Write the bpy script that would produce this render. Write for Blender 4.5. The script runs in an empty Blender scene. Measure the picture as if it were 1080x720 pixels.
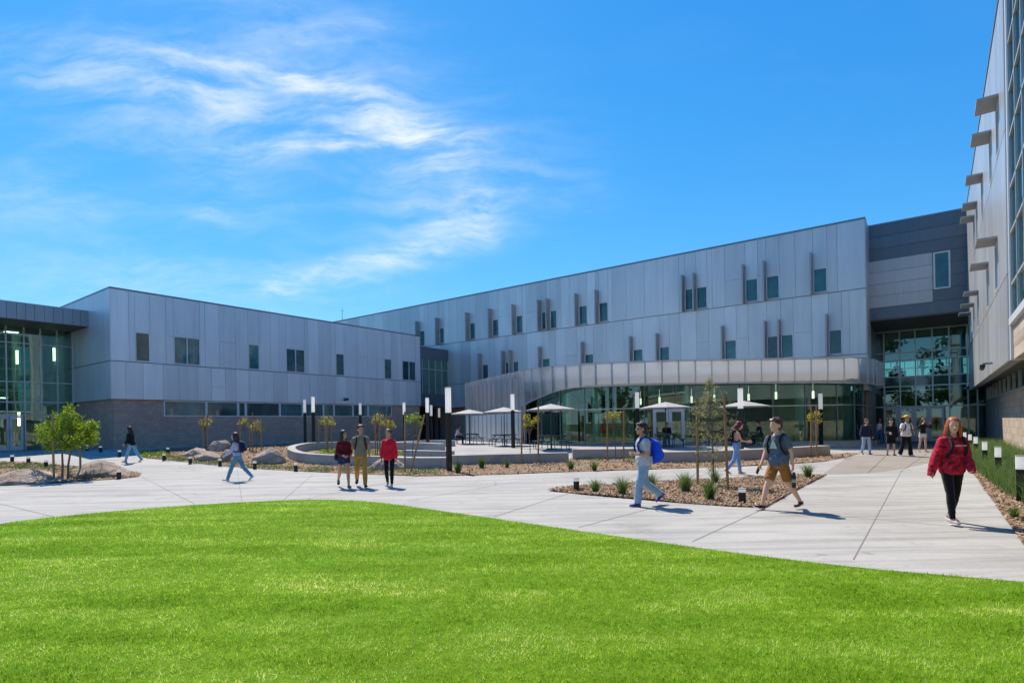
import bpy, bmesh, math, random
import numpy as np
from mathutils import Vector, Matrix, noise

random.seed(7); RNG = np.random.default_rng(7)
SC = bpy.context.scene
COL = SC.collection
R = math.radians

# ------------------------------------------------------------------ camera
H = 1.75
cam_d = bpy.data.cameras.new('camera'); cam = bpy.data.objects.new('camera', cam_d); COL.objects.link(cam)
FPX = 598.0
cam_d.sensor_width = 36.0; cam_d.lens = 36.0 * FPX / 1080.0
cam_d.shift_y = 87.3 / 1080.0; cam_d.shift_x = -1.43 / 1080.0
ROLL = math.atan(0.0164)
cam_d.clip_start = 0.05; cam_d.clip_end = 5000
cam.matrix_world = Matrix.Translation((0, 0, H)) @ Matrix.Rotation(R(90), 4, 'X') @ Matrix.Rotation(-ROLL, 4, 'Z')
SC.camera = cam

# ------------------------------------------------------------------ sky and sun
SUN_DIR = Vector((-0.47, 0.88, 0)).normalized()
ELEV = R(55)
SUN_VEC = Vector((SUN_DIR.x * math.cos(ELEV), SUN_DIR.y * math.cos(ELEV), math.sin(ELEV)))
world = bpy.data.worlds.new('World'); SC.world = world; world.use_nodes = True
SKY_STRENGTH = 0.15
sun_d = bpy.data.lights.new('sun', 'SUN'); sun_d.energy = 3.4; sun_d.angle = R(0.53); sun_d.color = (1.0, 0.90, 0.76)
sun = bpy.data.objects.new('sun', sun_d); COL.objects.link(sun)
sun.rotation_euler = SUN_VEC.to_track_quat('Z', 'Y').to_euler()
sun.location = (0, 0, 60)
vs = SC.view_settings
vs.view_transform = 'Standard'; vs.look = 'None'; vs.exposure = 0.95; vs.gamma = 1.0; vs.use_curve_mapping = False
SC.render.engine = 'CYCLES'
SC.cycles.use_denoising = True
SC.cycles.max_bounces = 8; SC.cycles.transparent_max_bounces = 24
SC.cycles.caustics_reflective = False; SC.cycles.caustics_refractive = False

CR, SR = math.cos(ROLL), math.sin(ROLL)
def ray(x, y):
    """direction (X, Z) per metre of depth through a point of the 1080x720 photograph"""
    dx, dy = x - 540, y - 360
    return (dx * CR - dy * SR) / FPX, (87.3 - (dx * SR + dy * CR)) / FPX

def build_sky():
    nt = world.node_tree; N = nt.nodes; L = nt.links; N.clear()
    def node(t, **k):
        n = N.new(t)
        for a, b in k.items(): setattr(n, a, b)
        return n
    def lk(a, b): L.new(a, b)
    def math_(op, a, b=None, c=None):
        n = node('ShaderNodeMath', operation=op)
        for i, v in enumerate((a, b, c)):
            if v is None: continue
            if isinstance(v, (int, float)): n.inputs[i].default_value = v
            else: lk(v, n.inputs[i])
        return n.outputs[0]
    sky = node('ShaderNodeTexSky', sky_type='NISHITA')
    sky.sun_disc = False; sky.sun_elevation = ELEV
    sky.sun_rotation = math.atan2(SUN_DIR.x, SUN_DIR.y) % (2 * math.pi)
    sky.air_density = 1.0; sky.dust_density = 0.1; sky.ozone_density = 2.5; sky.altitude = 100
    tint = node('ShaderNodeMixRGB', blend_type='MULTIPLY'); tint.inputs[0].default_value = 1
    tint.inputs[2].default_value = SKY_TINT
    lk(sky.outputs[0], tint.inputs[1])
    hsv = node('ShaderNodeHueSaturation'); hsv.inputs['Saturation'].default_value = SKY_SAT; hsv.inputs['Value'].default_value = 1.0
    lk(tint.outputs[0], hsv.inputs['Color'])
    # the bright haze low in the sky is held back a little
    kk = node('ShaderNodeVectorMath', operation='SCALE'); lk(hsv.outputs[0], kk.inputs[0]); kk.inputs['Scale'].default_value = SKY_K
    k1 = node('ShaderNodeVectorMath', operation='ADD'); lk(kk.outputs[0], k1.inputs[0]); k1.inputs[1].default_value = (1, 1, 1)
    k2 = node('ShaderNodeVectorMath', operation='DIVIDE'); lk(hsv.outputs[0], k2.inputs[0]); lk(k1.outputs[0], k2.inputs[1])
    tc = node('ShaderNodeTexCoord'); sep = node('ShaderNodeSeparateXYZ'); lk(tc.outputs['Generated'], sep.inputs[0])
    yy = math_('MAXIMUM', sep.outputs[1], 0.05)
    gx = math_('DIVIDE', sep.outputs[0], yy); gz = math_('DIVIDE', sep.outputs[2], yy)
    comb = node('ShaderNodeCombineXYZ'); lk(gx, comb.inputs[0]); lk(gz, comb.inputs[1])
    # domain warp
    wn = node('ShaderNodeTexNoise'); wn.inputs['Scale'].default_value = 5.0; wn.inputs['Detail'].default_value = 6
    lk(comb.outputs[0], wn.inputs['Vector'])
    sub = node('ShaderNodeVectorMath', operation='SUBTRACT'); lk(wn.outputs['Color'], sub.inputs[0]); sub.inputs[1].default_value = (.5, .5, .5)
    sc_ = node('ShaderNodeVectorMath', operation='SCALE'); lk(sub.outputs[0], sc_.inputs[0]); sc_.inputs['Scale'].default_value = 0.085
    add = node('ShaderNodeVectorMath', operation='ADD'); lk(comb.outputs[0], add.inputs[0]); lk(sc_.outputs[0], add.inputs[1])
    P = add.outputs[0]
    total = None
    for (x0, y0, x1, y1, w, s) in CLOUD_STROKES:
        a = Vector(ray(x0, y0)); b = Vector(ray(x1, y1)); m = (a + b) / 2; d = b - a
        ln = d.length / 2; e1 = d.normalized(); e2 = Vector((-e1.y, e1.x)); w_ = w / FPX
        def proj(e, k):
            dn = node('ShaderNodeVectorMath', operation='DOT_PRODUCT'); lk(P, dn.inputs[0]); dn.inputs[1].default_value = (e.x / k, e.y / k, 0)
            t = math_('SUBTRACT', dn.outputs['Value'], m.dot(e) / k)
            return math_('MULTIPLY', t, t)
        r2 = math_('ADD', proj(e1, ln), proj(e2, w_))
        g = math_('MULTIPLY', math_('EXPONENT', math_('MULTIPLY', r2, -1.0)), s)
        total = g if total is None else math_('ADD', total, g)
    # fibres of the cirrus
    def fibre(rot, sx, sy, scale, detail):
        mp = node('ShaderNodeMapping'); mp.inputs['Rotation'].default_value = (0, 0, rot); mp.inputs['Scale'].default_value = (sx, sy, 1)
        lk(P, mp.inputs['Vector'])
        n = node('ShaderNodeTexNoise'); n.inputs['Scale'].default_value = scale; n.inputs['Detail'].default_value = detail; n.inputs['Roughness'].default_value = 0.62; n.inputs['Distortion'].default_value = 0.35
        lk(mp.outputs[0], n.inputs['Vector'])
        return n.outputs[0]
    f1 = fibre(R(16), 1.0, 4.6, 4.4, 11); f2 = fibre(R(-36), 1.0, 4.0, 5.0, 10)
    fm = math_('ADD', math_('MULTIPLY', f1, 0.62), math_('MULTIPLY', f2, 0.38))
    ramp = node('ShaderNodeMapRange'); ramp.inputs['From Min'].default_value = 0.37; ramp.inputs['From Max'].default_value = 0.70; ramp.interpolation_type = 'SMOOTHSTEP'
    lk(fm, ramp.inputs['Value'])
    dens = math_('MULTIPLY', total, math_('ADD', math_('MULTIPLY', ramp.outputs[0], 0.82), 0.05))
    # thin veil elsewhere
    veil = fibre(R(18), 1.0, 3.2, 1.9, 8)
    vr = node('ShaderNodeMapRange'); vr.inputs['From Min'].default_value = 0.5; vr.inputs['From Max'].default_value = 0.85; vr.inputs['To Max'].default_value = 0.16
    lk(veil, vr.inputs['Value'])
    lft = node('ShaderNodeMapRange'); lft.inputs['From Min'].default_value = 0.15; lft.inputs['From Max'].default_value = -0.5; lft.inputs['To Min'].default_value = 0.1; lft.inputs['To Max'].default_value = 1.0
    lk(gx, lft.inputs['Value'])
    dens = math_('ADD', dens, math_('MULTIPLY', vr.outputs[0], lft.outputs[0]))
    front = node('ShaderNodeMapRange'); front.inputs['From Min'].default_value = 0.05; front.inputs['From Max'].default_value = 0.3
    lk(sep.outputs[1], front.inputs['Value'])
    up = node('ShaderNodeMapRange'); up.inputs['From Min'].default_value = 0.0; up.inputs['From Max'].default_value = 0.12
    lk(sep.outputs[2], up.inputs['Value'])
    dens = math_('MULTIPLY', dens, math_('MULTIPLY', front.outputs[0], up.outputs[0]))
    f3 = fibre(R(-8), 1.0, 2.6, 13.0, 9)
    fr = node('ShaderNodeMapRange'); fr.inputs['From Min'].default_value = 0.3; fr.inputs['From Max'].default_value = 0.7; fr.inputs['To Min'].default_value = 0.55; fr.inputs['To Max'].default_value = 1.3
    lk(f3, fr.inputs['Value']); dens = math_('MULTIPLY', dens, fr.outputs[0])
    dens = math_('SUBTRACT', 1.0, math_('EXPONENT', math_('MULTIPLY', dens, -1.25)))
    mix = node('ShaderNodeMixRGB'); lk(dens, mix.inputs[0]); lk(k2.outputs[0], mix.inputs[1]); mix.inputs[2].default_value = CLOUD_COL
    bg = node('ShaderNodeBackground'); bg.inputs['Strength'].default_value = SKY_STRENGTH
    lk(mix.outputs[0], bg.inputs['Color'])
    out = node('ShaderNodeOutputWorld'); lk(bg.outputs[0], out.inputs['Surface'])
SKY_TINT = (0.52, 0.76, 1.24, 1); SKY_SAT = 1.12; SKY_K = 0.15
CLOUD_COL = (3.7, 3.85, 4.0, 1)
# strokes of the cirrus arc: x0,y0,x1,y1 (ends), width, density
CLOUD_STROKES = [
    (10, 74, 250, 82, 13, .50), (140, 57, 345, 74, 10, .75), (110, 94, 315, 102, 13, .58), (280, 64, 435, 116, 14, .95),
    (335, 86, 485, 158, 18, .8), (270, 153, 450, 148, 11, 1.0), (320, 130, 485, 138, 15, .55), (405, 118, 508, 170, 20, .7),
    (430, 165, 522, 218, 28, .62), (505, 205, 525, 246, 16, .45), (425, 260, 530, 220, 15, .78), (320, 300, 495, 257, 15, .88), (270, 312, 375, 288, 12, .6),
    (370, 230, 510, 212, 36, .32), (80, 110, 445, 128, 52, .46), (-30, 200, 150, 224, 26, .26), (0, 288, 360, 304, 28, .30),
    (190, 213, 262, 230, 12, .34), (230, 14, 440, 42, 34, .28), (-30, 40, 190, 48, 26, .24), (520, 160, 640, 200, 44, .14), (180, 180, 340, 250, 46, .12)]
build_sky()

# ------------------------------------------------------------------ site frame: u runs away along the wings, v across
A = Vector((443.7, 598.0)).normalized(); B = Vector((-A.y, A.x))
def W(u, v, z=0.0): return Vector((u * A.x + v * B.x, u * A.y + v * B.y, z))
def UV(X, Y): return X * A.x + Y * A.y, X * B.x + Y * B.y
def on_u(x, y, u):
    X, Z = ray(x, y); Y = u / (X * A.x + A.y); return X * Y, Y, H + Z * Y, UV(X * Y, Y)[1]
def on_v(x, y, v):
    X, Z = ray(x, y); Y = v / (X * B.x + B.y); return X * Y, Y, H + Z * Y, UV(X * Y, Y)[0]
def on_z(x, y, z):
    X, Z = ray(x, y); Y = (z - H) / Z; return X * Y, Y
def sm(a, b, t):
    t = min(1.0, max(0.0, (t - a) / (b - a))); return t * t * (3 - 2 * t)
def zg(X, Y):
    """height of the gently graded ground"""
    u, v = UV(X, Y)
    return 0.36 * sm(23, 33, Y) * sm(3, 9, v) + 0.28 * sm(24, 40, v) * sm(40, 22, u)
def gp(x, y):
    z = 0.0
    for _ in range(12):
        X, Y = on_z(x, y, z); z = 0.5 * z + 0.5 * zg(X, Y)
    return Vector((X, Y, zg(X, Y)))

# ------------------------------------------------------------------ helpers
def tag(o, label=None, cat=None, group=None, kind=None):
    if label: o['label'] = label
    if cat: o['category'] = cat
    if group: o['group'] = group
    if kind: o['kind'] = kind
    return o
def thing(name, label, cat, loc=(0, 0, 0), rotz=0.0, group=None):
    o = bpy.data.objects.new(name, None); COL.objects.link(o); o.empty_display_size = 0.2
    o.location = loc; o.rotation_euler = (0, 0, rotz)
    return tag(o, label, cat, group)
def copy_tree(o, parent=None):
    c = o.copy(); COL.objects.link(c)
    if parent is not None: c.parent = parent
    for ch in list(o.children): copy_tree(ch, c)
    return c
def base_of(o):
    while o.parent is not None: o = o.parent
    return Vector(o.location)

class MB:
    def __init__(self, xf=None):
        self.v = []; self.f = []; self.t = []; self.xf = xf; self.tone = 0.5
    def add(self, vs, fs, tone=None):
        n = len(self.v)
        for p in vs: self.v.append(tuple(self.xf(*p)) if self.xf else tuple(p))
        for q in fs: self.f.append(tuple(i + n for i in q)); self.t.append(self.tone if tone is None else tone)
    def box(self, x0, x1, y0, y1, z0, z1, tone=None):
        self.add([(x0, y0, z0), (x1, y0, z0), (x1, y1, z0), (x0, y1, z0), (x0, y0, z1), (x1, y0, z1), (x1, y1, z1), (x0, y1, z1)],
                 [(0, 3, 2, 1), (4, 5, 6, 7), (0, 1, 5, 4), (1, 2, 6, 5), (2, 3, 7, 6), (3, 0, 4, 7)], tone)
    def quad(self, a, b, c, d, tone=None): self.add([a, b, c, d], [(0, 1, 2, 3)], tone)
    def loft(self, rings, seg=16, caps=True, tone=None):
        vs = []
        for c, ax, ay in rings:
            for k in range(seg):
                t = 2 * math.pi * k / seg
                vs.append(c + ax * math.cos(t) + ay * math.sin(t))
        fs = []
        for i in range(len(rings) - 1):
            for k in range(seg):
                a = i * seg + k; b = i * seg + (k + 1) % seg
                fs.append((a, b, b + seg, a + seg))
        if caps:
            fs.append(tuple(reversed(range(seg)))); m = (len(rings) - 1) * seg; fs.append(tuple(range(m, m + seg)))
        self.add(vs, fs, tone)
    def tube(self, p0, p1, r0, r1=None, seg=8, caps=True, tone=None):
        p0, p1 = Vector(p0), Vector(p1); r1 = r0 if r1 is None else r1
        d = (p1 - p0).normalized(); a = d.orthogonal().normalized(); b = d.cross(a)
        self.loft([(p0, a * r0, b * r0), (p1, a * r1, b * r1)], seg, caps, tone)
    def capsule(self, p0, p1, r0, r1=None, seg=12, tone=None):
        p0, p1 = Vector(p0), Vector(p1); r1 = r0 if r1 is None else r1
        d = p1 - p0
        d = d.normalized() if d.length > 1e-6 else Vector((0, 0, 1))
        a = d.orthogonal().normalized(); b = d.cross(a); rings = []
        for t in (-80, -55, -28): t = R(t); rings.append((p0 + d * r0 * math.sin(t), a * r0 * math.cos(t), b * r0 * math.cos(t)))
        rings.append((p0, a * r0, b * r0)); rings.append((p1, a * r1, b * r1))
        for t in (28, 55, 80): t = R(t); rings.append((p1 + d * r1 * math.sin(t), a * r1 * math.cos(t), b * r1 * math.cos(t)))
        self.loft(rings, seg, True, tone)
    def ell(self, c, rx, ry, rz, M=None, seg=16, n=8, tone=None):
        c = Vector(c); M = M or Matrix.Identity(3); rings = []
        for i in range(n + 1):
            t = -math.pi / 2 + math.pi * (i + 0.001) / (n + 0.002); k = max(0.03, math.cos(t))
            rings.append((c + M @ Vector((0, 0, rz * math.sin(t))), M @ Vector((rx * k, 0, 0)), M @ Vector((0, ry * k, 0))))
        self.loft(rings, seg, True, tone)
    def mesh(self, name, origin=(0, 0, 0), smooth=False, fix=True):
        me = bpy.data.meshes.new(name); o = Vector(origin)
        me.from_pydata([(p[0] - o.x, p[1] - o.y, p[2] - o.z) for p in self.v], [], self.f)
        at = me.attributes.new('tone', 'FLOAT', 'FACE'); at.data.foreach_set('value', self.t)
        if fix:
            bm = bmesh.new(); bm.from_mesh(me); bmesh.ops.recalc_face_normals(bm, faces=bm.faces); bm.to_mesh(me); bm.free()
        if smooth: me.polygons.foreach_set('use_smooth', [True] * len(me.polygons))
        me.update(); return me
    def build_each(self, name, mat, parent, per=8, **k):
        """every box of the list becomes a part of its own"""
        n = 0
        for i in range(0, len(self.v), per):
            m = MB(); m.v = self.v[i:i + per]; fs = [(f, t) for f, t in zip(self.f, self.t) if i <= f[0] < i + per]
            m.f = [tuple(q - i for q in f) for f, t in fs]; m.t = [t for f, t in fs]; m.build(name, mat, parent, **k)
    def build(self, name, mat, parent=None, smooth=False, local=False, fix=True):
        """local: the vertices already are in the thing's own frame"""
        o = (0, 0, 0) if (parent is None or local) else base_of(parent)
        ob = bpy.data.objects.new(name, self.mesh(name, o, smooth, fix)); COL.objects.link(ob)
        ob.data.materials.append(mat)
        if parent is not None: ob.parent = parent
        return ob

def np_object(name, verts, faces, mat, tones=None, parent=None, origin=(0, 0, 0), smooth=False):
    """a mesh straight from arrays: all faces with the same number of corners"""
    k = faces.shape[1]; me = bpy.data.meshes.new(name)
    me.vertices.add(len(verts)); me.vertices.foreach_set('co', (verts - np.array(origin)).astype(np.float32).ravel())
    me.loops.add(faces.size); me.loops.foreach_set('vertex_index', faces.astype(np.int32).ravel())
    me.polygons.add(len(faces)); me.polygons.foreach_set('loop_start', np.arange(0, faces.size, k, dtype=np.int32))
    if tones is not None:
        at = me.attributes.new('tone', 'FLOAT', 'FACE'); at.data.foreach_set('value', tones.astype(np.float32))
    me.update(calc_edges=True); me.validate()
    if smooth: me.polygons.foreach_set('use_smooth', [True] * len(me.polygons))
    ob = bpy.data.objects.new(name, me); COL.objects.link(ob); me.materials.append(mat)
    if parent is not None: ob.parent = parent
    return ob

def remeshed(name, mb, voxel, mat, parent=None, smooth=3, wrinkle=0.0, wscale=9.0, seed=0.0):
    me = mb.mesh('tmp', (0, 0, 0), False, True); t = bpy.data.objects.new('tmp', me); COL.objects.link(t)
    m = t.modifiers.new('r', 'REMESH'); m.mode = 'VOXEL'; m.voxel_size = voxel; m.use_smooth_shade = True
    if smooth:
        s = t.modifiers.new('s', 'SMOOTH'); s.factor = 0.5; s.iterations = smooth
    dg = bpy.context.evaluated_depsgraph_get()
    out = bpy.data.meshes.new_from_object(t.evaluated_get(dg)); out.name = name
    bpy.data.objects.remove(t); bpy.data.meshes.remove(me)
    if wrinkle:
        n = len(out.vertices); co = np.empty(n * 3, np.float32); out.vertices.foreach_get('co', co); co = co.reshape(-1, 3)
        no = np.empty(n * 3, np.float32); out.vertices.foreach_get('normal', no); no = no.reshape(-1, 3)
        off = Vector((seed, seed * 1.7, seed * 0.3))
        d = np.array([noise.noise(Vector((c[0] * wscale, c[1] * wscale, c[2] * wscale * 1.6)) + off) for c in co])
        d = -np.abs(d) + 0.2
        co += no * (d * wrinkle)[:, None]; out.vertices.foreach_set('co', co.ravel()); out.update()
    out.polygons.foreach_set('use_smooth', [True] * len(out.polygons))
    out.materials.clear(); out.materials.append(mat)
    ob = bpy.data.objects.new(name, out); COL.objects.link(ob)
    if parent is not None: ob.parent = parent
    return ob

# ------------------------------------------------------------------ materials
def mat_new(name):
    m = bpy.data.materials.new(name); m.use_nodes = True
    nt = m.node_tree; b = nt.nodes['Principled BSDF']; return m, nt, b
def nd(nt, t, **k):
    n = nt.nodes.new(t)
    for a, b in k.items():
        if a in n.inputs: n.inputs[a].default_value = b
        else: setattr(n, a, b)
    return n
def coords(nt, kind='Object'): return nd(nt, 'ShaderNodeTexCoord').outputs[kind]
def world_pos(nt): return nd(nt, 'ShaderNodeNewGeometry').outputs['Position']
def noise_tex(nt, vec, scale, detail=5, rough=0.6, stretch=None, dist=0.0):
    if stretch:
        mp = nd(nt, 'ShaderNodeMapping'); mp.inputs['Scale'].default_value = stretch; nt.links.new(vec, mp.inputs[0]); vec = mp.outputs[0]
    n = nd(nt, 'ShaderNodeTexNoise'); n.inputs['Scale'].default_value = scale; n.inputs['Detail'].default_value = detail
    n.inputs['Roughness'].default_value = rough; n.inputs['Distortion'].default_value = dist
    nt.links.new(vec, n.inputs['Vector']); return n.outputs[0]
def ramp(nt, val, stops):
    r = nd(nt, 'ShaderNodeValToRGB'); cr = r.color_ramp
    while len(cr.elements) < len(stops): cr.elements.new(0.5)
    for e, (p, c) in zip(cr.elements, stops): e.position = p; e.color = (*c, 1)
    nt.links.new(val, r.inputs[0]); return r.outputs[0]
def mixc(nt, fac, a, b, mode='MIX'):
    m = nd(nt, 'ShaderNodeMixRGB', blend_type=mode)
    for i, v in ((0, fac), (1, a), (2, b)):
        if isinstance(v, (int, float)): m.inputs[i].default_value = v
        elif isinstance(v, tuple): m.inputs[i].default_value = (*v, 1)
        else: nt.links.new(v, m.inputs[i])
    return m.outputs[0]
def bump(nt, b, h, strength=0.3, dist=0.02):
    n = nd(nt, 'ShaderNodeBump'); n.inputs['Strength'].default_value = strength; n.inputs['Distance'].default_value = dist
    nt.links.new(h, n.inputs['Height']); nt.links.new(n.outputs[0], b.inputs['Normal'])
def tone_attr(nt): return nd(nt, 'ShaderNodeAttribute', attribute_name='tone').outputs['Fac']
def plain(name, col, rough=0.6, metal=0.0, var=0.12, scale=6.0, spec=0.5, bmp=0.0, bscale=60.0):
    m, nt, b = mat_new(name)
    v = noise_tex(nt, coords(nt), scale)
    c = ramp(nt, v, [(0.3, tuple(x * (1 - var) for x in col)), (0.7, tuple(min(1, x * (1 + var)) for x in col))])
    nt.links.new(c, b.inputs['Base Color']); b.inputs['Roughness'].default_value = rough; b.inputs['Metallic'].default_value = metal
    b.inputs['Specular IOR Level'].default_value = spec
    if bmp: bump(nt, b, noise_tex(nt, coords(nt), bscale, 4), bmp, 0.01)
    return m
def hexc(h):
    h = h.lstrip('#'); c = [int(h[i:i + 2], 16) / 255 for i in (0, 2, 4)]
    return tuple(x / 12.92 if x <= 0.04045 else ((x + 0.055) / 1.055) ** 2.4 for x in c)
M = {}
def panel_metal(name, lo, hi, rough=0.36, metal=0.55):
    m, nt, b = mat_new(name)
    c = ramp(nt, tone_attr(nt), [(0.0, lo), (1.0, hi)])
    dirt = noise_tex(nt, world_pos(nt), 0.7, 6, 0.6, (1, 1, 0.25))
    c = mixc(nt, 0.35, c, ramp(nt, dirt, [(0.3, (0.62, 0.62, 0.62)), (0.7, (1, 1, 1))]), 'MULTIPLY')
    streak = noise_tex(nt, world_pos(nt), 2.6, 5, 0.7, (1, 1, 0.05)); c = mixc(nt, 0.25, c, ramp(nt, streak, [(0.35, (0.72, 0.72, 0.72)), (0.6, (1.04, 1.04, 1.04))]), 'MULTIPLY')
    nt.links.new(c, b.inputs['Base Color']); b.inputs['Metallic'].default_value = metal
    rr = nd(nt, 'ShaderNodeMapRange'); rr.inputs['To Min'].default_value = rough - 0.07; rr.inputs['To Max'].default_value = rough + 0.12
    nt.links.new(dirt, rr.inputs['Value']); nt.links.new(rr.outputs[0], b.inputs['Roughness'])
    bump(nt, b, noise_tex(nt, world_pos(nt), 0.55, 2, 0.4), 0.25, 0.05)
    return m
M['panel'] = panel_metal('zinc_panel_pale', (0.55, 0.56, 0.575), (0.75, 0.76, 0.775), 0.38, 0.35)
M['panel_wing'] = panel_metal('zinc_panel_grey', (0.60, 0.63, 0.665), (0.78, 0.81, 0.845), 0.4, 0.3)
M['panel_fascia'] = panel_metal('zinc_panel_slate', (0.26, 0.29, 0.33), (0.36, 0.39, 0.43), 0.4, 0.35)
M['panel_dark'] = panel_metal('zinc_panel_blue', (0.12, 0.14, 0.165), (0.17, 0.19, 0.215), 0.4, 0.4)
M['panel_lite'] = panel_metal('zinc_panel_light', (0.48, 0.48, 0.48), (0.56, 0.56, 0.56), 0.45, 0.3)
M['panel_right'] = panel_metal('zinc_panel_silver', (0.50, 0.50, 0.50), (0.66, 0.655, 0.65), 0.34, 0.5)
M['fin'] = plain('fin_metal', (0.36, 0.36, 0.36), 0.5, 0.3, 0.08)
M['trim'] = plain('trim_metal', (0.20, 0.23, 0.27), 0.45, 0.5, 0.06)
M['alu'] = plain('aluminium_frame', (0.50, 0.52, 0.53), 0.4, 0.5, 0.05)
M['door_white'] = plain('white_door_paint', (0.62, 0.64, 0.66), 0.4, 0.1, 0.05)
M['dark'] = plain('painted_recess_shade', (0.02, 0.02, 0.024), 0.7, 0, 0.1)  # near-black colour stands in for the deep shade of the passage
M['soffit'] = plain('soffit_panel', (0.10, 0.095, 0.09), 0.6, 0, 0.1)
def masonry(name, a, bcol, mortar, bw=0.40, bh=0.2, off=0.5):
    m, nt, b = mat_new(name)
    g = nd(nt, 'ShaderNodeNewGeometry'); sp = nd(nt, 'ShaderNodeSeparateXYZ'); nt.links.new(g.outputs['Position'], sp.inputs[0])
    d = nd(nt, 'ShaderNodeVectorMath', operation='DOT_PRODUCT'); nt.links.new(g.outputs['Position'], d.inputs[0]); d.inputs[1].default_value = (A.x, A.y, 0)
    d2 = nd(nt, 'ShaderNodeVectorMath', operation='DOT_PRODUCT'); nt.links.new(g.outputs['Position'], d2.inputs[0]); d2.inputs[1].default_value = (B.x, B.y, 0)
    ad = nd(nt, 'ShaderNodeMath', operation='ADD'); nt.links.new(d.outputs['Value'], ad.inputs[0]); nt.links.new(d2.outputs['Value'], ad.inputs[1])
    cb = nd(nt, 'ShaderNodeCombineXYZ'); nt.links.new(ad.outputs[0], cb.inputs[0]); nt.links.new(sp.outputs[2], cb.inputs[1])
    br = nd(nt, 'ShaderNodeTexBrick'); br.offset = off; br.inputs['Scale'].default_value = 1.0
    br.inputs['Brick Width'].default_value = bw; br.inputs['Row Height'].default_value = bh; br.inputs['Mortar Size'].default_value = 0.008
    br.inputs['Color1'].default_value = (*a, 1); br.inputs['Color2'].default_value = (*bcol, 1); br.inputs['Mortar'].default_value = (*mortar, 1)
    nt.links.new(cb.outputs[0], br.inputs['Vector'])
    n1 = noise_tex(nt, g.outputs['Position'], 9, 7, 0.7); n2 = noise_tex(nt, g.outputs['Position'], 0.6, 4)
    c = mixc(nt, 0.6, br.outputs['Color'], ramp(nt, n1, [(0.25, (0.5, 0.5, 0.5)), (0.75, (1.2, 1.2, 1.2))]), 'MULTIPLY')
    c = mixc(nt, 0.5, c, ramp(nt, n2, [(0.3, (0.7, 0.7, 0.7)), (0.7, (1.1, 1.08, 1.05))]), 'MULTIPLY')
    nt.links.new(c, b.inputs['Base Color']); b.inputs['Roughness'].default_value = 0.9
    hh = nd(nt, 'ShaderNodeMath', operation='SUBTRACT'); nt.links.new(n1, hh.inputs[0]); nt.links.new(br.outputs['Fac'], hh.inputs[1])
    bump(nt, b, hh.outputs[0], 0.6, 0.015)
    return m
M['block'] = masonry('split_face_block', (0.47, 0.325, 0.255), (0.57, 0.40, 0.315), (0.40, 0.28, 0.22))
M['stone'] = masonry('stone_veneer', (0.43, 0.345, 0.27), (0.56, 0.465, 0.375), (0.30, 0.245, 0.20), 0.62, 0.31)
def glass_mat(name, tint, base=0.10, edge=0.9, rough=0.0):
    m = bpy.data.materials.new(name); m.use_nodes = True; nt = m.node_tree; nt.nodes.clear()
    out = nd(nt, 'ShaderNodeOutputMaterial'); mx = nd(nt, 'ShaderNodeMixShader')
    tr = nd(nt, 'ShaderNodeBsdfTransparent'); tr.inputs[0].default_value = (*tint, 1)
    gl = nd(nt, 'ShaderNodeBsdfGlossy'); gl.inputs['Color'].default_value = (0.78, 0.90, 0.86, 1); gl.inputs['Roughness'].default_value = rough
    g = nd(nt, 'ShaderNodeNewGeometry')
    n = noise_tex(nt, g.outputs['Position'], 0.35, 1, 0.4)
    bp = nd(nt, 'ShaderNodeBump'); bp.inputs['Strength'].default_value = 0.04; bp.inputs['Distance'].default_value = 0.2; nt.links.new(n, bp.inputs['Height'])
    nt.links.new(bp.outputs[0], gl.inputs['Normal'])
    lw = nd(nt, 'ShaderNodeLayerWeight'); lw.inputs['Blend'].default_value = 0.35
    mr = nd(nt, 'ShaderNodeMapRange'); mr.inputs['To Min'].default_value = base; mr.inputs['To Max'].default_value = edge
    nt.links.new(lw.outputs['Fresnel'], mr.inputs['Value'])
    nt.links.new(mr.outputs[0], mx.inputs[0]); nt.links.new(tr.outputs[0], mx.inputs[1]); nt.links.new(gl.outputs[0], mx.inputs[2])
    nt.links.new(mx.outputs[0], out.inputs[0]); return m
M['glass'] = glass_mat('green_curtain_glass', (0.72, 0.88, 0.79), 0.06, 0.65)
M['glass_entry'] = glass_mat('teal_curtain_glass', (0.50, 0.74, 0.68), 0.10, 0.8)
M['glass_clear'] = glass_mat('clear_door_glass', (0.80, 0.90, 0.86), 0.06)
def dark_glass(name, col):
    m, nt, b = mat_new(name)
    v = noise_tex(nt, world_pos(nt), 0.9, 3)
    c = ramp(nt, v, [(0.35, tuple(x * 0.45 for x in col)), (0.65, col)])
    oi = nd(nt, 'ShaderNodeObjectInfo'); c = mixc(nt, 1.0, c, ramp(nt, oi.outputs['Random'], [(0.0, (0.5, 0.5, 0.5)), (0.6, (1.3, 1.3, 1.3)), (0.85, (1.7, 1.6, 1.6)), (1.0, (2.4, 2.0, 1.9))]), 'MULTIPLY')
    nt.links.new(c, b.inputs['Base Color']); b.inputs['Roughness'].default_value = 0.04; b.inputs['Specular IOR Level'].default_value = 0.9
    bump(nt, b, noise_tex(nt, world_pos(nt), 0.5, 1), 0.06, 0.2)
    return m
M['pane'] = dark_glass('window_glass', (0.03, 0.125, 0.135))
M['spandrel'] = dark_glass('spandrel_glass', (0.03, 0.14, 0.12))
M['inner_wall'] = plain('interior_wall', (0.60, 0.55, 0.43), 0.8, 0, 0.15, 0.5)
M['inner_teal'] = plain('interior_teal_wall', (0.30, 0.42, 0.40), 0.8, 0, 0.2, 0.4)
M['inner_floor'] = plain('interior_floor', (0.30, 0.29, 0.26), 0.35, 0, 0.1, 1)
M['inner_ceiling'] = plain('interior_ceiling', (0.62, 0.60, 0.55), 0.8, 0, 0.05)
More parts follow.
